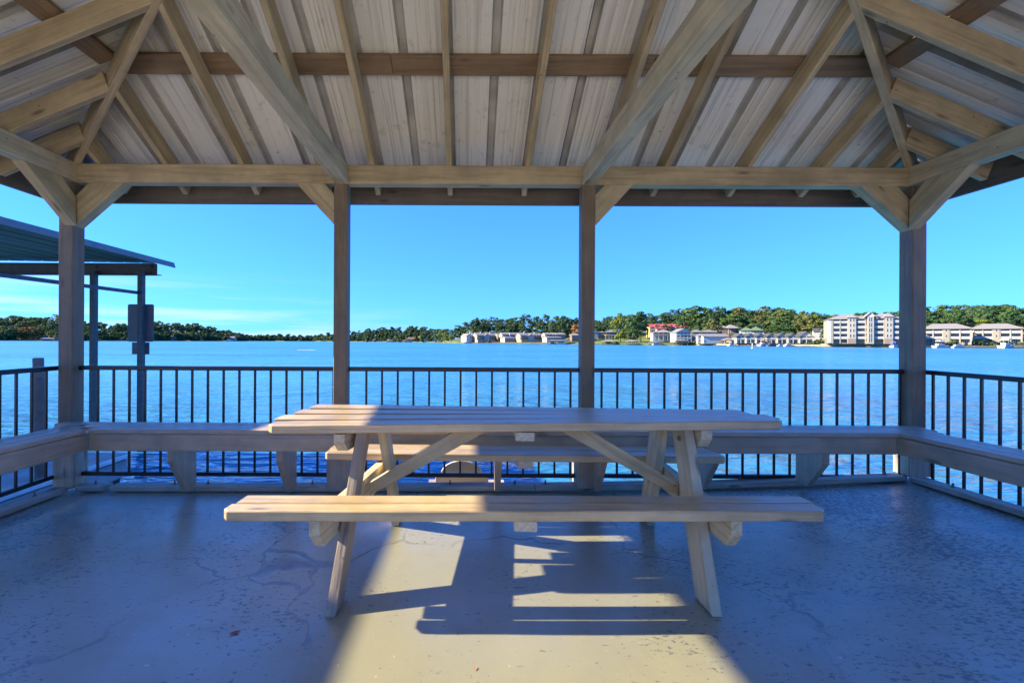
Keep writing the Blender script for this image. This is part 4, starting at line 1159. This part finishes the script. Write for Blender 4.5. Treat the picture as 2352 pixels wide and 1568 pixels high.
# -- houses of the middle shore
h = House('villa', 'large white villa with a green hipped roof behind the townhouse row', 'C', 295, 628, 445, 292, -.1, 'villa')
h.box('wall', 0, h.W, -4, h.w(405), 0, 11, B['white']); h.hip(0, h.W * .52, 0, 11, h.w(405), h.w(350), B['roof_green'], .6); h.hip(h.W * .42, h.W * .92, -.8, 11, h.w(403), h.w(346), B['roof_green'], .5)
h.row(6, h.W * .15, h.W * .95, h.w(435), h.w(410), .55)
h = House('cottage', 'small flat roofed white cottage among the trees behind the townhouses', 'C', 705, 832, 415, 330, -.1, 'cottage')
h.box('wall', 0, h.W, -3, h.w(382), 0, 8, B['white']); h.hip(0, h.W, 0, 8, h.w(382), h.w(370), B['roof_grey'], .5); h.row(4, h.W * .1, h.W * .9, h.w(408), h.w(388), .6)
h = House('cottage', 'low grey roofed cottage behind the fourth and fifth townhouses', 'C', 735, 990, 470, 290, -.1, 'cottage')
h.box('wall', 0, h.W, -3, h.w(440), 0, 9, B['beige']); h.hip(0, h.W, 0, 9, h.w(440), h.w(402), B['roof_grey'], .5)
h = House('cottage', 'dark roofed house with a white dormer just left of the tall apartment block', 'C', 1335, 1540, 455, 262, -.1, 'cottage')
h.box('wall', 0, h.W, -4, h.w(415), 0, 10, B['white']); h.gable(0, h.W, 0, 10, h.w(415), h.w(368), B['roof_dark'], B['white'], False)
h.box('dormer', h.W * .34, h.W * .58, h.w(412), h.w(392), .2, 4, B['white']); h.gable(h.W * .34, h.W * .58, .2, 4, h.w(392), h.w(375), B['roof_dark'], B['white'], True, .3, 'dormer_roof'); h.window(h.W * .42, h.W * .5, h.w(408), h.w(394), .14)
h = House('villa', 'large brown hip roofed villa on the slope behind the long white hall', 'B', 1850, 2215, 448, 315, -.25, 'villa')
h.box('wall', 0, h.W, -4, h.w(365), 0, 14, B['brick']); h.hip(0, h.W * .46, 0, 14, h.w(365), h.w(318), B['roof_tan'], .6); h.hip(h.W * .38, h.W * .84, -2, 12, h.w(372), h.w(316), B['roof_tan'], .5); h.hip(h.W * .72, h.W, 1, 13, h.w(372), h.w(345), B['roof_tan'], .5)
h.posts((h.W * .44, h.W * .52), -2, h.w(372), -1.6, .3, 'cream'); h.row(3, h.W * .1, h.W * .4, h.w(420), h.w(385), .4); h.row(3, h.W * .56, h.W * .95, h.w(425), h.w(390), .35)
h = House('boat_hall', 'long plain white hall with a grey roof by the water', 'B', 1662, 2020, 582, 276, -.35, 'hall')
h.box('wall', 0, h.W, -.4, h.w(485), 0, 12, B['white']); h.gable(0, h.W, 0, 12, h.w(485), h.w(447), B['roof_grey'], B['white'], False, .5)
h.row(1, h.W * .02, h.W * .10, h.w(510), h.w(488), .8); h.row(1, h.W * .02, h.W * .10, h.w(570), h.w(540), .8); h.window(h.W * .62, h.W * .68, h.w(538), h.w(528))
h = House('gazebo', 'grey roofed waterfront shelter beside the long white hall', 'B', 1962, 2118, 584, 268, -.3, 'shelter')
h.hip(0, h.W, 0, 7, h.w(540), h.w(503), B['roof_grey'], .4); h.posts((.2, h.W * .5, h.W - .2), -.2, h.w(538), .3, .16); h.posts((.2, h.W * .5, h.W - .2), -.2, h.w(538), 6.6, .16)
h.box('rear_wall', .3, h.W - .3, -.2, h.w(542), 6.7, 6.9, B['beige'])
u = House('patio_umbrella', 'orange patio umbrella under the waterfront shelter', 'B', 1985, 2055, 588, 266, -.3, 'umbrella')
put('canopy', lathe_mesh([(u.W * .5, 0), (u.W * .46, .35), (u.W * .3, .75), (.05, 1.0)], 10), B['umb'], u.o, u.m @ Matrix.Translation((u.W / 2, 0, u.w(572))))
u.box('pole', u.W / 2 - .04, u.W / 2 + .04, 0, u.w(560), -.04, .04, B['deck'])
h = House('lake_house', 'white three storey lake house with a front gable and screened porches', 'B', 1280, 1495, 558, 292, -.30, 'house')
W_ = h.W; e = h.w(425)
h.box('wall', 0, W_, -.5, e, 2.4, 15, B['white']); h.gable(0, W_, 0, 15, e, h.w(372), B['roof_grey'], B['white'], True, .6)
fl = [h.w(y) for y in (555, 520, 470, 428)]
for k in (1, 2): h.balcony(.1, W_ - .1, fl[k], 2.3, 1.0, 'trim', v=2.38)
h.posts([.2 + (W_ - .4) * i / 4 for i in range(5)], -.4, e, .15, .16)
for k in range(3): h.row(4, .3, W_ - .3, fl[k] + .5, fl[k + 1] - .5, .74, 2.34)
h = House('lake_house', 'grey two storey lake house with long balconies and a hipped roof', 'B', 950, 1205, 548, 312, -.2, 'house')
W_ = h.W; e = h.w(428)
h.box('wall', 0, W_, -.5, e, 2.0, 13, B['bluegrey']); h.hip(W_ * .3, W_, .5, 13, e, h.w(386), B['roof_tan'], .6); h.hip(0, W_ * .4, 1.5, 12, e, h.w(410), B['roof_grey'], .5)
h.balcony(0, W_, h.w(470), 2, 1.0, 'deck', v=1.98); h.posts([W_ * q for q in (.02, .3, .55, .8, .98)], -.4, e, .1, .12, 'trim')
h.row(4, W_ * .05, W_ * .95, h.w(463), h.w(436), .4, 1.94); h.row(3, W_ * .08, W_ * .9, h.w(540), h.w(495), .3, 1.94)
h = House('lake_house', 'grey roofed lake house with a cream arcade beside the tall yellow green tree', 'B', 265, 462, 525, 345, -.15, 'house')
W_ = h.W; e = h.w(425)
h.box('wall', 0, W_, -.5, h.w(462), 2.2, 12, B['yellow']); h.box('upper_wall', W_ * .12, W_, h.w(461), e, 1.6, 12, B['dark']); h.hip(W_ * .12, W_, 1.2, 12, e, h.w(390), B['roof_grey'], .7)
h.box('arcade_top', W_ * .02, W_, h.w(478), h.w(462), .4, 2.1, B['cream']); h.posts([W_ * q for q in (.03, .28, .48, .68, .88, .98)], -.4, h.w(478), .8, .3, 'cream'); h.row(4, W_ * .2, W_ * .95, h.w(452), h.w(432), .7, 1.54)
h = House('lake_house', 'small blue gabled lake house right of the second inner post', 'B', 105, 166, 512, 348, -.1, 'house')
h.box('wall', 0, h.W, -.5, h.w(430), 0, 9, B['bluegrey']); h.gable(0, h.W, 0, 9, h.w(430), h.w(411), B['roof_grey'], B['bluegrey'], True, .5); h.row(2, .4, h.W - .4, h.w(465), h.w(440), .6); h.row(2, .4, h.W - .4, h.w(500), h.w(475), .6)
h = House('lake_house', 'low brown terrace house between the blue gabled house and the arcade', 'B', 168, 266, 512, 350, -.1, 'house')
h.box('wall', 0, h.W, -.5, h.w(428), 1.5, 10, B['brown']); h.hip(0, h.W, .5, 10, h.w(428), h.w(416), B['roof_tan'], .4); h.balcony(0, h.W, h.w(465), 1.4, 1, 'deck', v=1.48); h.row(3, .4, h.W - .4, h.w(462), h.w(438), .6, 1.44)
h = House('lake_house', 'dark shaded house half hidden behind trees left of the grey balcony house', 'B', 585, 715, 522, 335, -.1, 'house')
h.box('wall', 0, h.W, -.5, h.w(430), 0, 10, B['dark']); h.hip(0, h.W, 0, 10, h.w(430), h.w(408), B['roof_grey'], .6); h.row(3, .5, h.W - .5, h.w(500), h.w(470), .5); h.row(3, .5, h.W - .5, h.w(460), h.w(438), .5)
for a, b, lab in ((1495, 1655, 'small grey hip roofed house right of the white three storey lake house'), (1640, 1862, 'grey hip roofed house behind the long white hall')):
    h = House('house', lab, 'B', a, b, 470, 302, -.2, 'house')
    h.box('wall', 0, h.W, -4, h.w(425), 0, 9, B['beige']); h.hip(0, h.W, 0, 9, h.w(425), h.w(388), B['roof_grey'], .5); h.row(3, h.W * .1, h.W * .9, h.w(455), h.w(433), .4)
h = House('porch_house', 'low glazed porch house left of the long white hall', 'B', 1590, 1668, 580, 280, -.2, 'house')
h.box('wall', 0, h.W, -.4, h.w(478), 1, 8, B['grey']); h.hip(0, h.W, .5, 8, h.w(478), h.w(446), B['roof_grey'], .4); h.row(3, .2, h.W - .2, h.w(510), h.w(485), .7, .94); h.row(3, .2, h.W - .2, h.w(565), h.w(530), .7, .94)
for a, b, base, ey, ri, wallm, lab in ((895, 1195, 452, 352, 308, 'yellow', 'left of the two red roofed buildings with white dormers on the slope'), (1200, 1450, 430, 352, 304, 'pinkish', 'right of the two red roofed buildings with white dormers on the slope')):
    h = House('lodge', lab, 'B', a, b, base, 352, -.25, 'lodge', 'red roofed lodges on the slope')
    W_ = h.W
    h.box('wall', 0, W_, -3, h.w(ey), 0, 12, B[wallm]); h.gable(0, W_, 0, 12, h.w(ey), h.w(ri), B['roof_red'], B[wallm], False, .5)
    for q in (.25, .62):
        h.box('dormer', W_ * q, W_ * (q + .13), h.w(ey - 6), h.w(330), .6, 4, B['white']); h.gable(W_ * q, W_ * (q + .13), .6, 4, h.w(330), h.w(310), B['roof_red'], B['white'], True, .25, 'dormer_roof')
        h.window(W_ * (q + .035), W_ * (q + .095), h.w(345), h.w(332), .54)
    h.balcony(.3, W_ - .3, h.w(395), 1.5, 1.0, 'trim'); h.row(4, .4, W_ - .4, h.w(386), h.w(360), .5); h.row(4, .4, W_ - .4, h.w(425), h.w(402), .5)
    h.posts([W_ * i / 4 for i in range(5)], -2.5, h.w(ey), -1.3, .16, 'trim')
h = House('lodge', 'low red roofed wing in front of the left red roofed building', 'B', 1000, 1140, 400, 345, -.25, 'lodge')
h.box('wall', 0, h.W, -3, h.w(378), 0, 8, B['pinkish']); h.hip(0, h.W, 0, 8, h.w(378), h.w(354), B['roof_red'], .4)

# -- stepped condominiums
def condo(a, b, lab, Y, top=440, twin=True):
    h = House('condominium', lab, 'A', a, b, 570, Y, -.42, 'condominium', 'stepped condominiums on the far shore')
    W_ = h.W; e = h.w(top + 28)
    h.box('wall', 0, W_, -.5, e, 2.2, 14, B['beige']); h.gable(0, W_, 1.8, 14, e, h.w(top - 8), B['roof_tan'], B['cream'], False, .5)
    if twin:
        h.box('blank_bay', W_ * .34, W_ * .60, -.5, e, .3, 2.18, B['bluegrey'])
        h.gable(W_ * .34, W_ * .60, .3, 6, e - .2, e + 1.4, B['roof_tan'], B['bluegrey'], True, .3, 'bay_roof')
        bays = ((.01, .33), (.61, .99))
    else: bays = ((.05, .95),)
    for q0, q1 in bays:
        u0, u1 = W_ * q0, W_ * q1
        for wy in (497, 535):
            h.balcony(u0, u1, h.w(wy), 2.0, 1.0, 'deck', v=2.18); h.row(3, u0 + .2, u1 - .2, h.w(wy) + .3, h.w(wy) + 2.3, .7, 2.14)
        h.posts((u0 + .1, u1 - .1), -.4, e, .25, .14, 'deck')
        h.box('base_wall', u0, u1, -.5, h.w(540), .6, 2.16, B['cream'])
    h.chimney(W_ * .28, 7, e, h.w(top - 22)); h.chimney(W_ * .76, 7, e, h.w(top - 20))
    return h
condo(725, 1012, 'left stepped condominium with twin balcony stacks and a blue grey panel', 425)
condo(1345, 1650, 'right stepped condominium with twin balcony stacks and a blue grey panel', 405, 442)
h = House('condominium', 'leftmost cream condominium end unit with steep mono pitch gables', 'A', 565, 724, 566, 432, -.5, 'condominium', 'stepped condominiums on the far shore')
h.box('wall', 0, h.W * .5, -.5, h.w(478), 0, 12, B['white']); h.gable(0, h.W * .5, 0, 12, h.w(478), h.w(448), B['roof_tan'], B['white'], True, .4)
h.box('wall', h.W * .5, h.W, -.5, h.w(482), 1, 12, B['cream']); h.gable(h.W * .5, h.W, 1, 12, h.w(482), h.w(440), B['roof_tan'], B['cream'], True, .4); h.chimney(h.W * .55, 5, h.w(470), h.w(428)); h.row(2, h.W * .55, h.W * .95, h.w(520), h.w(495), .4, .94); h.row(1, h.W * .3, h.W * .48, h.w(515), h.w(490), .6)
h = House('condominium', 'recessed narrow condominium between the left block and the middle block', 'A', 1014, 1104, 562, 428, -.42, 'condominium', 'stepped condominiums on the far shore')
h.box('wall', 0, h.W, -.5, h.w(475), 0, 10, B['brown']); h.gable(0, h.W, 0, 10, h.w(475), h.w(440), B['roof_tan'], B['beige'], False, .4); h.balcony(h.W * .3, h.W, h.w(500), 1.2, 1, 'deck'); h.row(2, h.W * .3, h.W, h.w(498), h.w(480), .6)
h = House('condominium', 'middle condominium with a low arched front wing and twin upper roofs', 'A', 1104, 1342, 570, 414, -.42, 'condominium', 'stepped condominiums on the far shore')
W_ = h.W
for q0, q1 in ((0, .48), (.52, 1.0)):
    h.box('upper_wall', W_ * q0, W_ * q1, h.w(500), h.w(455), 5, 14, B['beige']); h.gable(W_ * q0, W_ * q1, 5, 14, h.w(455), h.w(430), B['roof_tan'], B['beige'], False, .4, 'upper_roof'); h.row(2, W_ * q0 + .5, W_ * q1 - .5, h.w(475), h.w(458), .7, 4.94)
h.box('wall', W_ * .05, W_ * .9, -.5, h.w(505), 1, 12, B['white']); h.gable(W_ * .05, W_ * .9, 1, 9, h.w(505), h.w(478), B['roof_tan'], B['white'], False, .5); h.row(5, W_ * .1, W_ * .88, h.w(538), h.w(510), .6, .94); h.chimney(W_ * .43, 4, h.w(490), h.w(442))
h.balcony(W_ * .02, W_ * .95, h.w(545), 1.5, 1, 'deck', v=.98)
h = House('condominium', 'right end condominium with a white front and a grey wing above the boathouse', 'A', 1700, 1998, 568, 392, -.42, 'condominium', 'stepped condominiums on the far shore')
W_ = h.W
h.box('wall', W_ * .05, W_ * .72, -.5, h.w(500), 1, 12, B['white']); h.gable(W_ * .02, W_ * .74, 1, 10, h.w(500), h.w(480), B['roof_tan'], B['white'], False, .5); h.row(5, W_ * .12, W_ * .7, h.w(540), h.w(508), .45, .94)
h.box('upper_wall', W_ * .05, W_ * .46, h.w(500), h.w(455), 5, 14, B['beige']); h.gable(W_ * .05, W_ * .46, 5, 14, h.w(455), h.w(432), B['roof_tan'], B['beige'], False, .4, 'upper_roof'); h.row(2, W_ * .1, W_ * .4, h.w(480), h.w(460), .7, 4.94)
h.box('wing', W_ * .55, W_, -.5, h.w(455), 4, 15, B['grey']); h.gable(W_ * .55, W_, 4, 15, h.w(455), h.w(432), B['roof_tan'], B['grey'], False, .4, 'wing_roof'); h.row(3, W_ * .78, W_ * .98, h.w(500), h.w(470), .4, 3.94); h.chimney(W_ * .44, 5, h.w(480), h.w(445))
h = House('lake_house', 'tan roofed house right of the boathouse beside the second inner post', 'A', 2066, 2180, 545, 372, -.2, 'house')
h.box('wall', 0, h.W, -1, h.w(470), 0, 10, B['brown']); h.hip(0, h.W, 0, 10, h.w(470), h.w(438), B['roof_tan'], .6); h.row(3, .5, h.W - .5, h.w(510), h.w(480), .6)

# -- tile roofed houses on the far middle shore (study strip F)
def pxF(zx): return (800 + .39116 * zx) / 1.63265
for i, (a, b, ht, mat, lab) in enumerate(((1525, 1640, 6.5, 'roof_tile', 'leftmost far clay roofed house below the wood'), (1660, 1770, 5.5, 'roof_tan', 'low far white house with a pale roof between clay roofs'), (1850, 2000, 9, 'roof_tile', 'largest far clay roofed house on the middle shore'), (2020, 2095, 8, 'roof_grey', 'far grey gabled house left of the wooded point'), (2098, 2170, 7.5, 'roof_grey', 'far grey gabled house nearest the wooded point'))):
    xa, xb = pxF(a), pxF(b); Y = shore((xa + xb) / 2) + 10
    A = at(xa, 10); wid = T(xb, Y) - T(xa, Y)
    h = House.__new__(House); h.W = wid; h.o = thing('house', lab, 'house', (T(xa, Y), Y, A.z - .3), 0.0); h.m = WM[h.o]
    h.box('wall', 0, wid, 0, ht * .55, 0, 9, B['cream' if i != 1 else 'white'])
    if 'gabled' in lab: h.gable(0, wid * .5, 0, 9, ht * .55, ht, B[mat], B['grey'], True); h.gable(wid * .5, wid, 0, 9, ht * .55, ht * .9, B[mat], B['grey'], True)
    else: h.hip(0, wid, 0, 9, ht * .55, ht, B[mat], .8); h.chimney(wid * .2, 4, ht * .6, ht * 1.1, 'cream')
    h.row(4, wid * .08, wid * .92, 1.0, ht * .42, .5)
for xa, wid, ht, lab in ((93, 20, 7, 'shaded house under the orange trees on the far left shore'), (1288 * .39116 / 1.63265 + 60, 22, 8, 'house among the trees right of the dock sign on the far hill'), (508, 26, 9, 'pale roofed house on the slope of the dark far hill')):
    Y = shore(xa) + 26; A = at(xa, 26)
    h = House.__new__(House); h.W = wid; h.o = thing('house', lab, 'house', (A.x, A.y, A.z - .5), 0.0); h.m = WM[h.o]
    h.box('wall', 0, wid, 0, ht * .6, 0, 10, B['grey']); h.gable(0, wid, 0, 10, ht * .6, ht, B['roof_grey'], B['grey'], False); h.row(4, 1, wid - 1, 1, ht * .45, .5)

# ------------------------------------------------------------------ waterfront: walls, docks, boats
def shore_box(name, label, cat, x0, x1, d0, d1, z0, z1, mat, group=None, seglen=40):
    """long wall or deck that follows the shore"""
    n = max(1, int((x1 - x0) / seglen)); vs = []
    for i in range(n + 1):
        x = x0 + (x1 - x0) * i / n
        for d, z in ((d0, z0), (d0, z1), (d1, z1), (d1, z0)):
            Y = shore(x) + d; vs.append((T(x, Y), Y, z))
    fs = []
    for i in range(n):
        for k in range(4): fs.append((i * 4 + k, i * 4 + (k + 1) % 4, i * 4 + 4 + (k + 1) % 4, i * 4 + 4 + k))
    fs += [(0, 3, 2, 1), tuple(n * 4 + k for k in range(4))]
    o = put(name, mesh(name, vs, fs), mat); return tag(o, label, cat, group)
shore_box('sea_wall', 'pale stone sea wall below the tall apartment block', 'wall', 1885, 2068, .3, 1.6, WATER - .4, WATER + 1.75, B['stone'])
shore_box('sea_wall', 'low sandy sea wall below the white townhouses', 'wall', 1600, 1884, .6, 1.6, WATER - .4, WATER + 1.2, B['stone'])
shore_box('sea_wall', 'sea wall along the low apartments at the right', 'wall', 2072, 2460, .6, 1.6, WATER - .4, WATER + 1.1, B['stone'])
shore_box('boardwalk', 'long timber boardwalk in front of the condominiums', 'boardwalk', 1066, 1262, -3.2, -.4, WATER + .35, WATER + .75, B['deck'])
shore_box('boardwalk', 'timber dock along the right shore below the low apartments', 'boardwalk', 2078, 2440, -3.5, -1.0, WATER + .3, WATER + .6, B['deck'])
shore_box('boardwalk', 'timber dock below the tall apartment block', 'boardwalk', 1940, 2064, -2.6, -.8, WATER + .25, WATER + .5, B['deck'])
shore_box('boardwalk', 'row of low docks below the white townhouses', 'boardwalk', 1640, 1872, -2.8, -.9, WATER + .25, WATER + .5, B['deck'])
def boathouse(label, x0, x1, d, mat='roof_tan', h0=2.6, h1=3.9):
    xm = (x0 + x1) / 2; Y = shore(xm) + d; wid = T(x1, Y) - T(x0, Y)
    h = House.__new__(House); h.W = wid; phi = math.atan2(xm - X0, FPX) - .1
    h.o = thing('boathouse', label, 'boathouse', (T(x0, Y), Y, WATER), -phi * .6, 'open boathouses along the shore'); h.m = WM[h.o]
    h.hip(0, wid, 0, 7, h0, h1, B[mat], .4)
    for v in (.2, 6.8):
        for q in (.03, .5, .97): h.box('post', wid * q - .12, wid * q + .12, -.6, h0, v - .12, v + .12, B['deck'])
    h.box('deck', -.2, wid + .2, .35, .55, 5.6, 8, B['deck'])
boathouse('small hip roofed boathouse on posts in front of the arcaded house', px_of('B', 240), px_of('B', 398), -6, 'roof_tan')
boathouse('boathouse on posts below the tall bright green tree', px_of('B', 588), px_of('B', 708), -6, 'roof_tan')
boathouse('boathouse with a pale roof in front of the grey balcony house', px_of('B', 915), px_of('B', 1058), -6, 'roof_grey', 2.0, 2.6)
boathouse('tall open boathouse in front of the white three storey lake house', px_of('B', 1275), px_of('B', 1428), -6, 'roof_tan', 3.3, 4.0)
boathouse('long low boathouse sheltering boats below the right end condominium', px_of('A', 1722), px_of('A', 2058), -7, 'roof_grey', 3.0, 3.7)
boathouse('far boathouse in front of the clay roofed houses', pxF(1660), pxF(1765), -6, 'roof_grey', 3, 4.2)
boathouse('far boathouse with a clay roof on the middle shore', pxF(1800), pxF(1880), -6, 'roof_tile', 3, 4.5)
boathouse('far left boathouse below the lawn with orange trees', 92, 128, -6, 'roof_grey', 3, 4.2)

def hull_mesh(L, wd, ht):
    st = [(-.5, .42, .0), (-.2, .5, 0), (.15, .47, .03), (.38, .28, .10), (.5, .02, .2)]
    vs = []
    for x, w, rise in st:
        for s, z in ((-1, 1 + rise), (-.72, .0), (.72, .0), (1, 1 + rise)): vs.append((x * L, s * w * wd, z * ht))
    fs = []
    for i in range(4):
        for k in range(3): fs.append((i * 4 + k, i * 4 + k + 1, i * 4 + 4 + k + 1, i * 4 + 4 + k))
        fs.append((i * 4 + 3, i * 4, i * 4 + 4, i * 4 + 7))
    fs += [(3, 2, 1, 0), (16, 17, 18, 19)]
    return mesh('hull', vs, fs)
def boat(label, px, d, L, rz, cover='hull', top=None, hull='hull'):
    Y = shore(px) + d
    t = thing('motorboat', label, 'boat', (T(px, Y), Y, WATER - .1), rz, 'boats moored along the shore')
    put('hull', hull_mesh(L, L * .36, L * .15), B[hull], t, WM[t].copy())
    c = hull_mesh(L * .55, L * .24, L * .12); put('cabin', c, B[cover], t, WM[t] @ Matrix.Translation((-L * .05, 0, L * .15)))
    put('windscreen', mesh('w', [(L * .1, -L * .1, L * .25), (L * .1, L * .1, L * .25), (L * .04, L * .09, L * .36), (L * .04, -L * .09, L * .36)], [(0, 1, 2, 3)]), B['glass'], t, WM[t].copy())
    if top:
        me = mesh('top', [(-L * .25, -L * .16, L * .40), (L * .08, -L * .16, L * .42), (L * .08, L * .16, L * .42), (-L * .25, L * .16, L * .40), (-L * .22, -L * .12, L * .47), (L * .05, -L * .12, L * .48), (L * .05, L * .12, L * .48), (-L * .22, L * .12, L * .47)],
                  [(0, 3, 2, 1), (4, 5, 6, 7), (0, 1, 5, 4), (1, 2, 6, 5), (2, 3, 7, 6), (3, 0, 4, 7)])
        put('canopy', me, B[top], t, WM[t].copy())
        for q, s in ((-.2, -1), (-.2, 1), (.05, -1), (.05, 1)):
            put('strut', mesh('s', [(L * q - .04, s * L * .13, L * .2), (L * q + .04, s * L * .13, L * .2), (L * q + .04, s * L * .13, L * .41), (L * q - .04, s * L * .13, L * .41), (L * q, s * L * .13 + .06, L * .2), (L * q, s * L * .13 + .06, L * .41)], [(0, 1, 2, 3), (1, 4, 5, 2), (4, 0, 3, 5)]), B['hull'], t, WM[t].copy())
boat('white covered motorboat before the third white townhouse', px_of('C', 640), -5, 8.5, .2, 'hull', 'roof_tile')
boat('dark boat under a canopy right of the white covered boat', px_of('C', 755), -5, 7.5, .1, 'navy', 'roof_dark', 'navy')
boat('small white skiff before the fifth white townhouse', px_of('C', 880), -5, 5, .0)
boat('flat white boat before the sixth white townhouse', px_of('C', 985), -5, 6, .1)
boat('small white boat before the first white townhouse', px_of('C', 170), -5, 6, .3, 'hull', 'hull')
boat('white runabout with a blue cover beside the right corner post', px_of('D', 505), -6, 6.5, .5, 'blue', 'blue')
boat('large white motorboat at the dock right of the right corner post', px_of('D', 1180), -6, 8, .1, 'hull', 'hull')
boat('low white runabout moored before the first low apartment block', px_of('D', 1420), -6, 6.5, .05)
boat('big white cabin cruiser under canvas near the right picture edge', px_of('D', 2110), -6, 9.5, .3, 'hull', 'hull')
boat('white motorboat inside the long boathouse below the condominiums', px_of('A', 1790), -5, 7, .2, 'hull', 'blue')
boat('second white motorboat inside the long boathouse, right of the first', px_of('A', 1920), -5, 7, .1, 'hull')
boat('white boat in front of the grey balcony house', px_of('B', 1005), -5, 7, .1, 'hull')
boat('small white boat at the condominium boardwalk\'s left end', px_of('A', 585), -5, 7, .0)
boat('lone white motorboat crossing the far left of the lake', 527, -40, 14, .0, 'hull')
wy = 88.0; wx0, wx1 = T(678, wy), T(726, wy)
wv = []
for i in range(9):
    f = i / 8; wv += [(wx0 + (wx1 - wx0) * f, wy - .10 * math.sin(math.pi * f), WATER + .012), (wx0 + (wx1 - wx0) * f, wy + .55 * math.sin(math.pi * f) + .05, WATER + .10)]
tag(put('wake_foam', mesh('wake_foam', wv, [(2 * i, 2 * i + 2, 2 * i + 3, 2 * i + 1) for i in range(8)]), B['hull']), 'short white streak of foam on the lake left of the first inner post', 'foam', kind='stuff')
mk = House('channel_marker', 'white channel marker post standing in the lake before the townhouses', 'C', 448, 472, 662, 152, 0, 'marker')
put('post', lathe_mesh([(.16, -.4), (.14, .4), (.13, 1.9), (.05, 2.0)], 10), B['hull'], mk.o, mk.m @ Matrix.Translation((mk.W / 2, 0, 0)))
put('collar', lathe_mesh([(.5, .02), (.5, .22), (.2, .3)], 12), B['hull'], mk.o, mk.m @ Matrix.Translation((mk.W / 2, 0, 0)))
# planting along the townhouses
NTH = 'first second third fourth fifth sixth seventh eighth ninth tenth eleventh twelfth thirteenth fourteenth fifteenth sixteenth seventeenth eighteenth nineteenth twentieth twenty-first twenty-second twenty-third twenty-fourth twenty-fifth twenty-sixth'.split()
for i in range(26):
    zc = 240 + i * 46; x = px_of('C', zc + tr.uniform(-12, 12)); Y = shore(x) + 3.2
    tree('bush', Vector((T(x, Y), Y, WATER + 1.1)), tr.uniform(1.0, 1.7), f'low clipped shrub on the townhouse sea wall, {NTH[i]} from the left', 'shrubs along the townhouse sea wall', 1.2)
for i, (z, zx) in enumerate((('B', 290), ('B', 425), ('B', 1500), ('B', 1560), ('C', 1260), ('C', 1330), ('C', 1400), ('C', 1500), ('D', 1215), ('D', 1340), ('D', 1700), ('D', 1900), ('D', 2080), ('A', 880), ('A', 760), ('D', 2335))):
    x = px_of(z, zx); Y = shore(x) + 3.5
    tree('bush', Vector((T(x, Y), Y, WATER + .7)), tr.uniform(2.2, 4.0), 'round green water edge shrub ' + ['left of the arcaded house', 'right of the arcaded house', 'left of the porch house', 'by the porch house', 'before the widest townhouse', 'right of the widest townhouse', 'by the dark conifer', 'left of the tall apartment block', 'left before the first low block', 'before the first low block', 'left before the second low block', 'before the second low block', 'by the big white cruiser', 'before the left twin condominium', 'left of the left twin condominium', 'at the right picture edge'][i], 'shrubs at the water edge', 1.1)
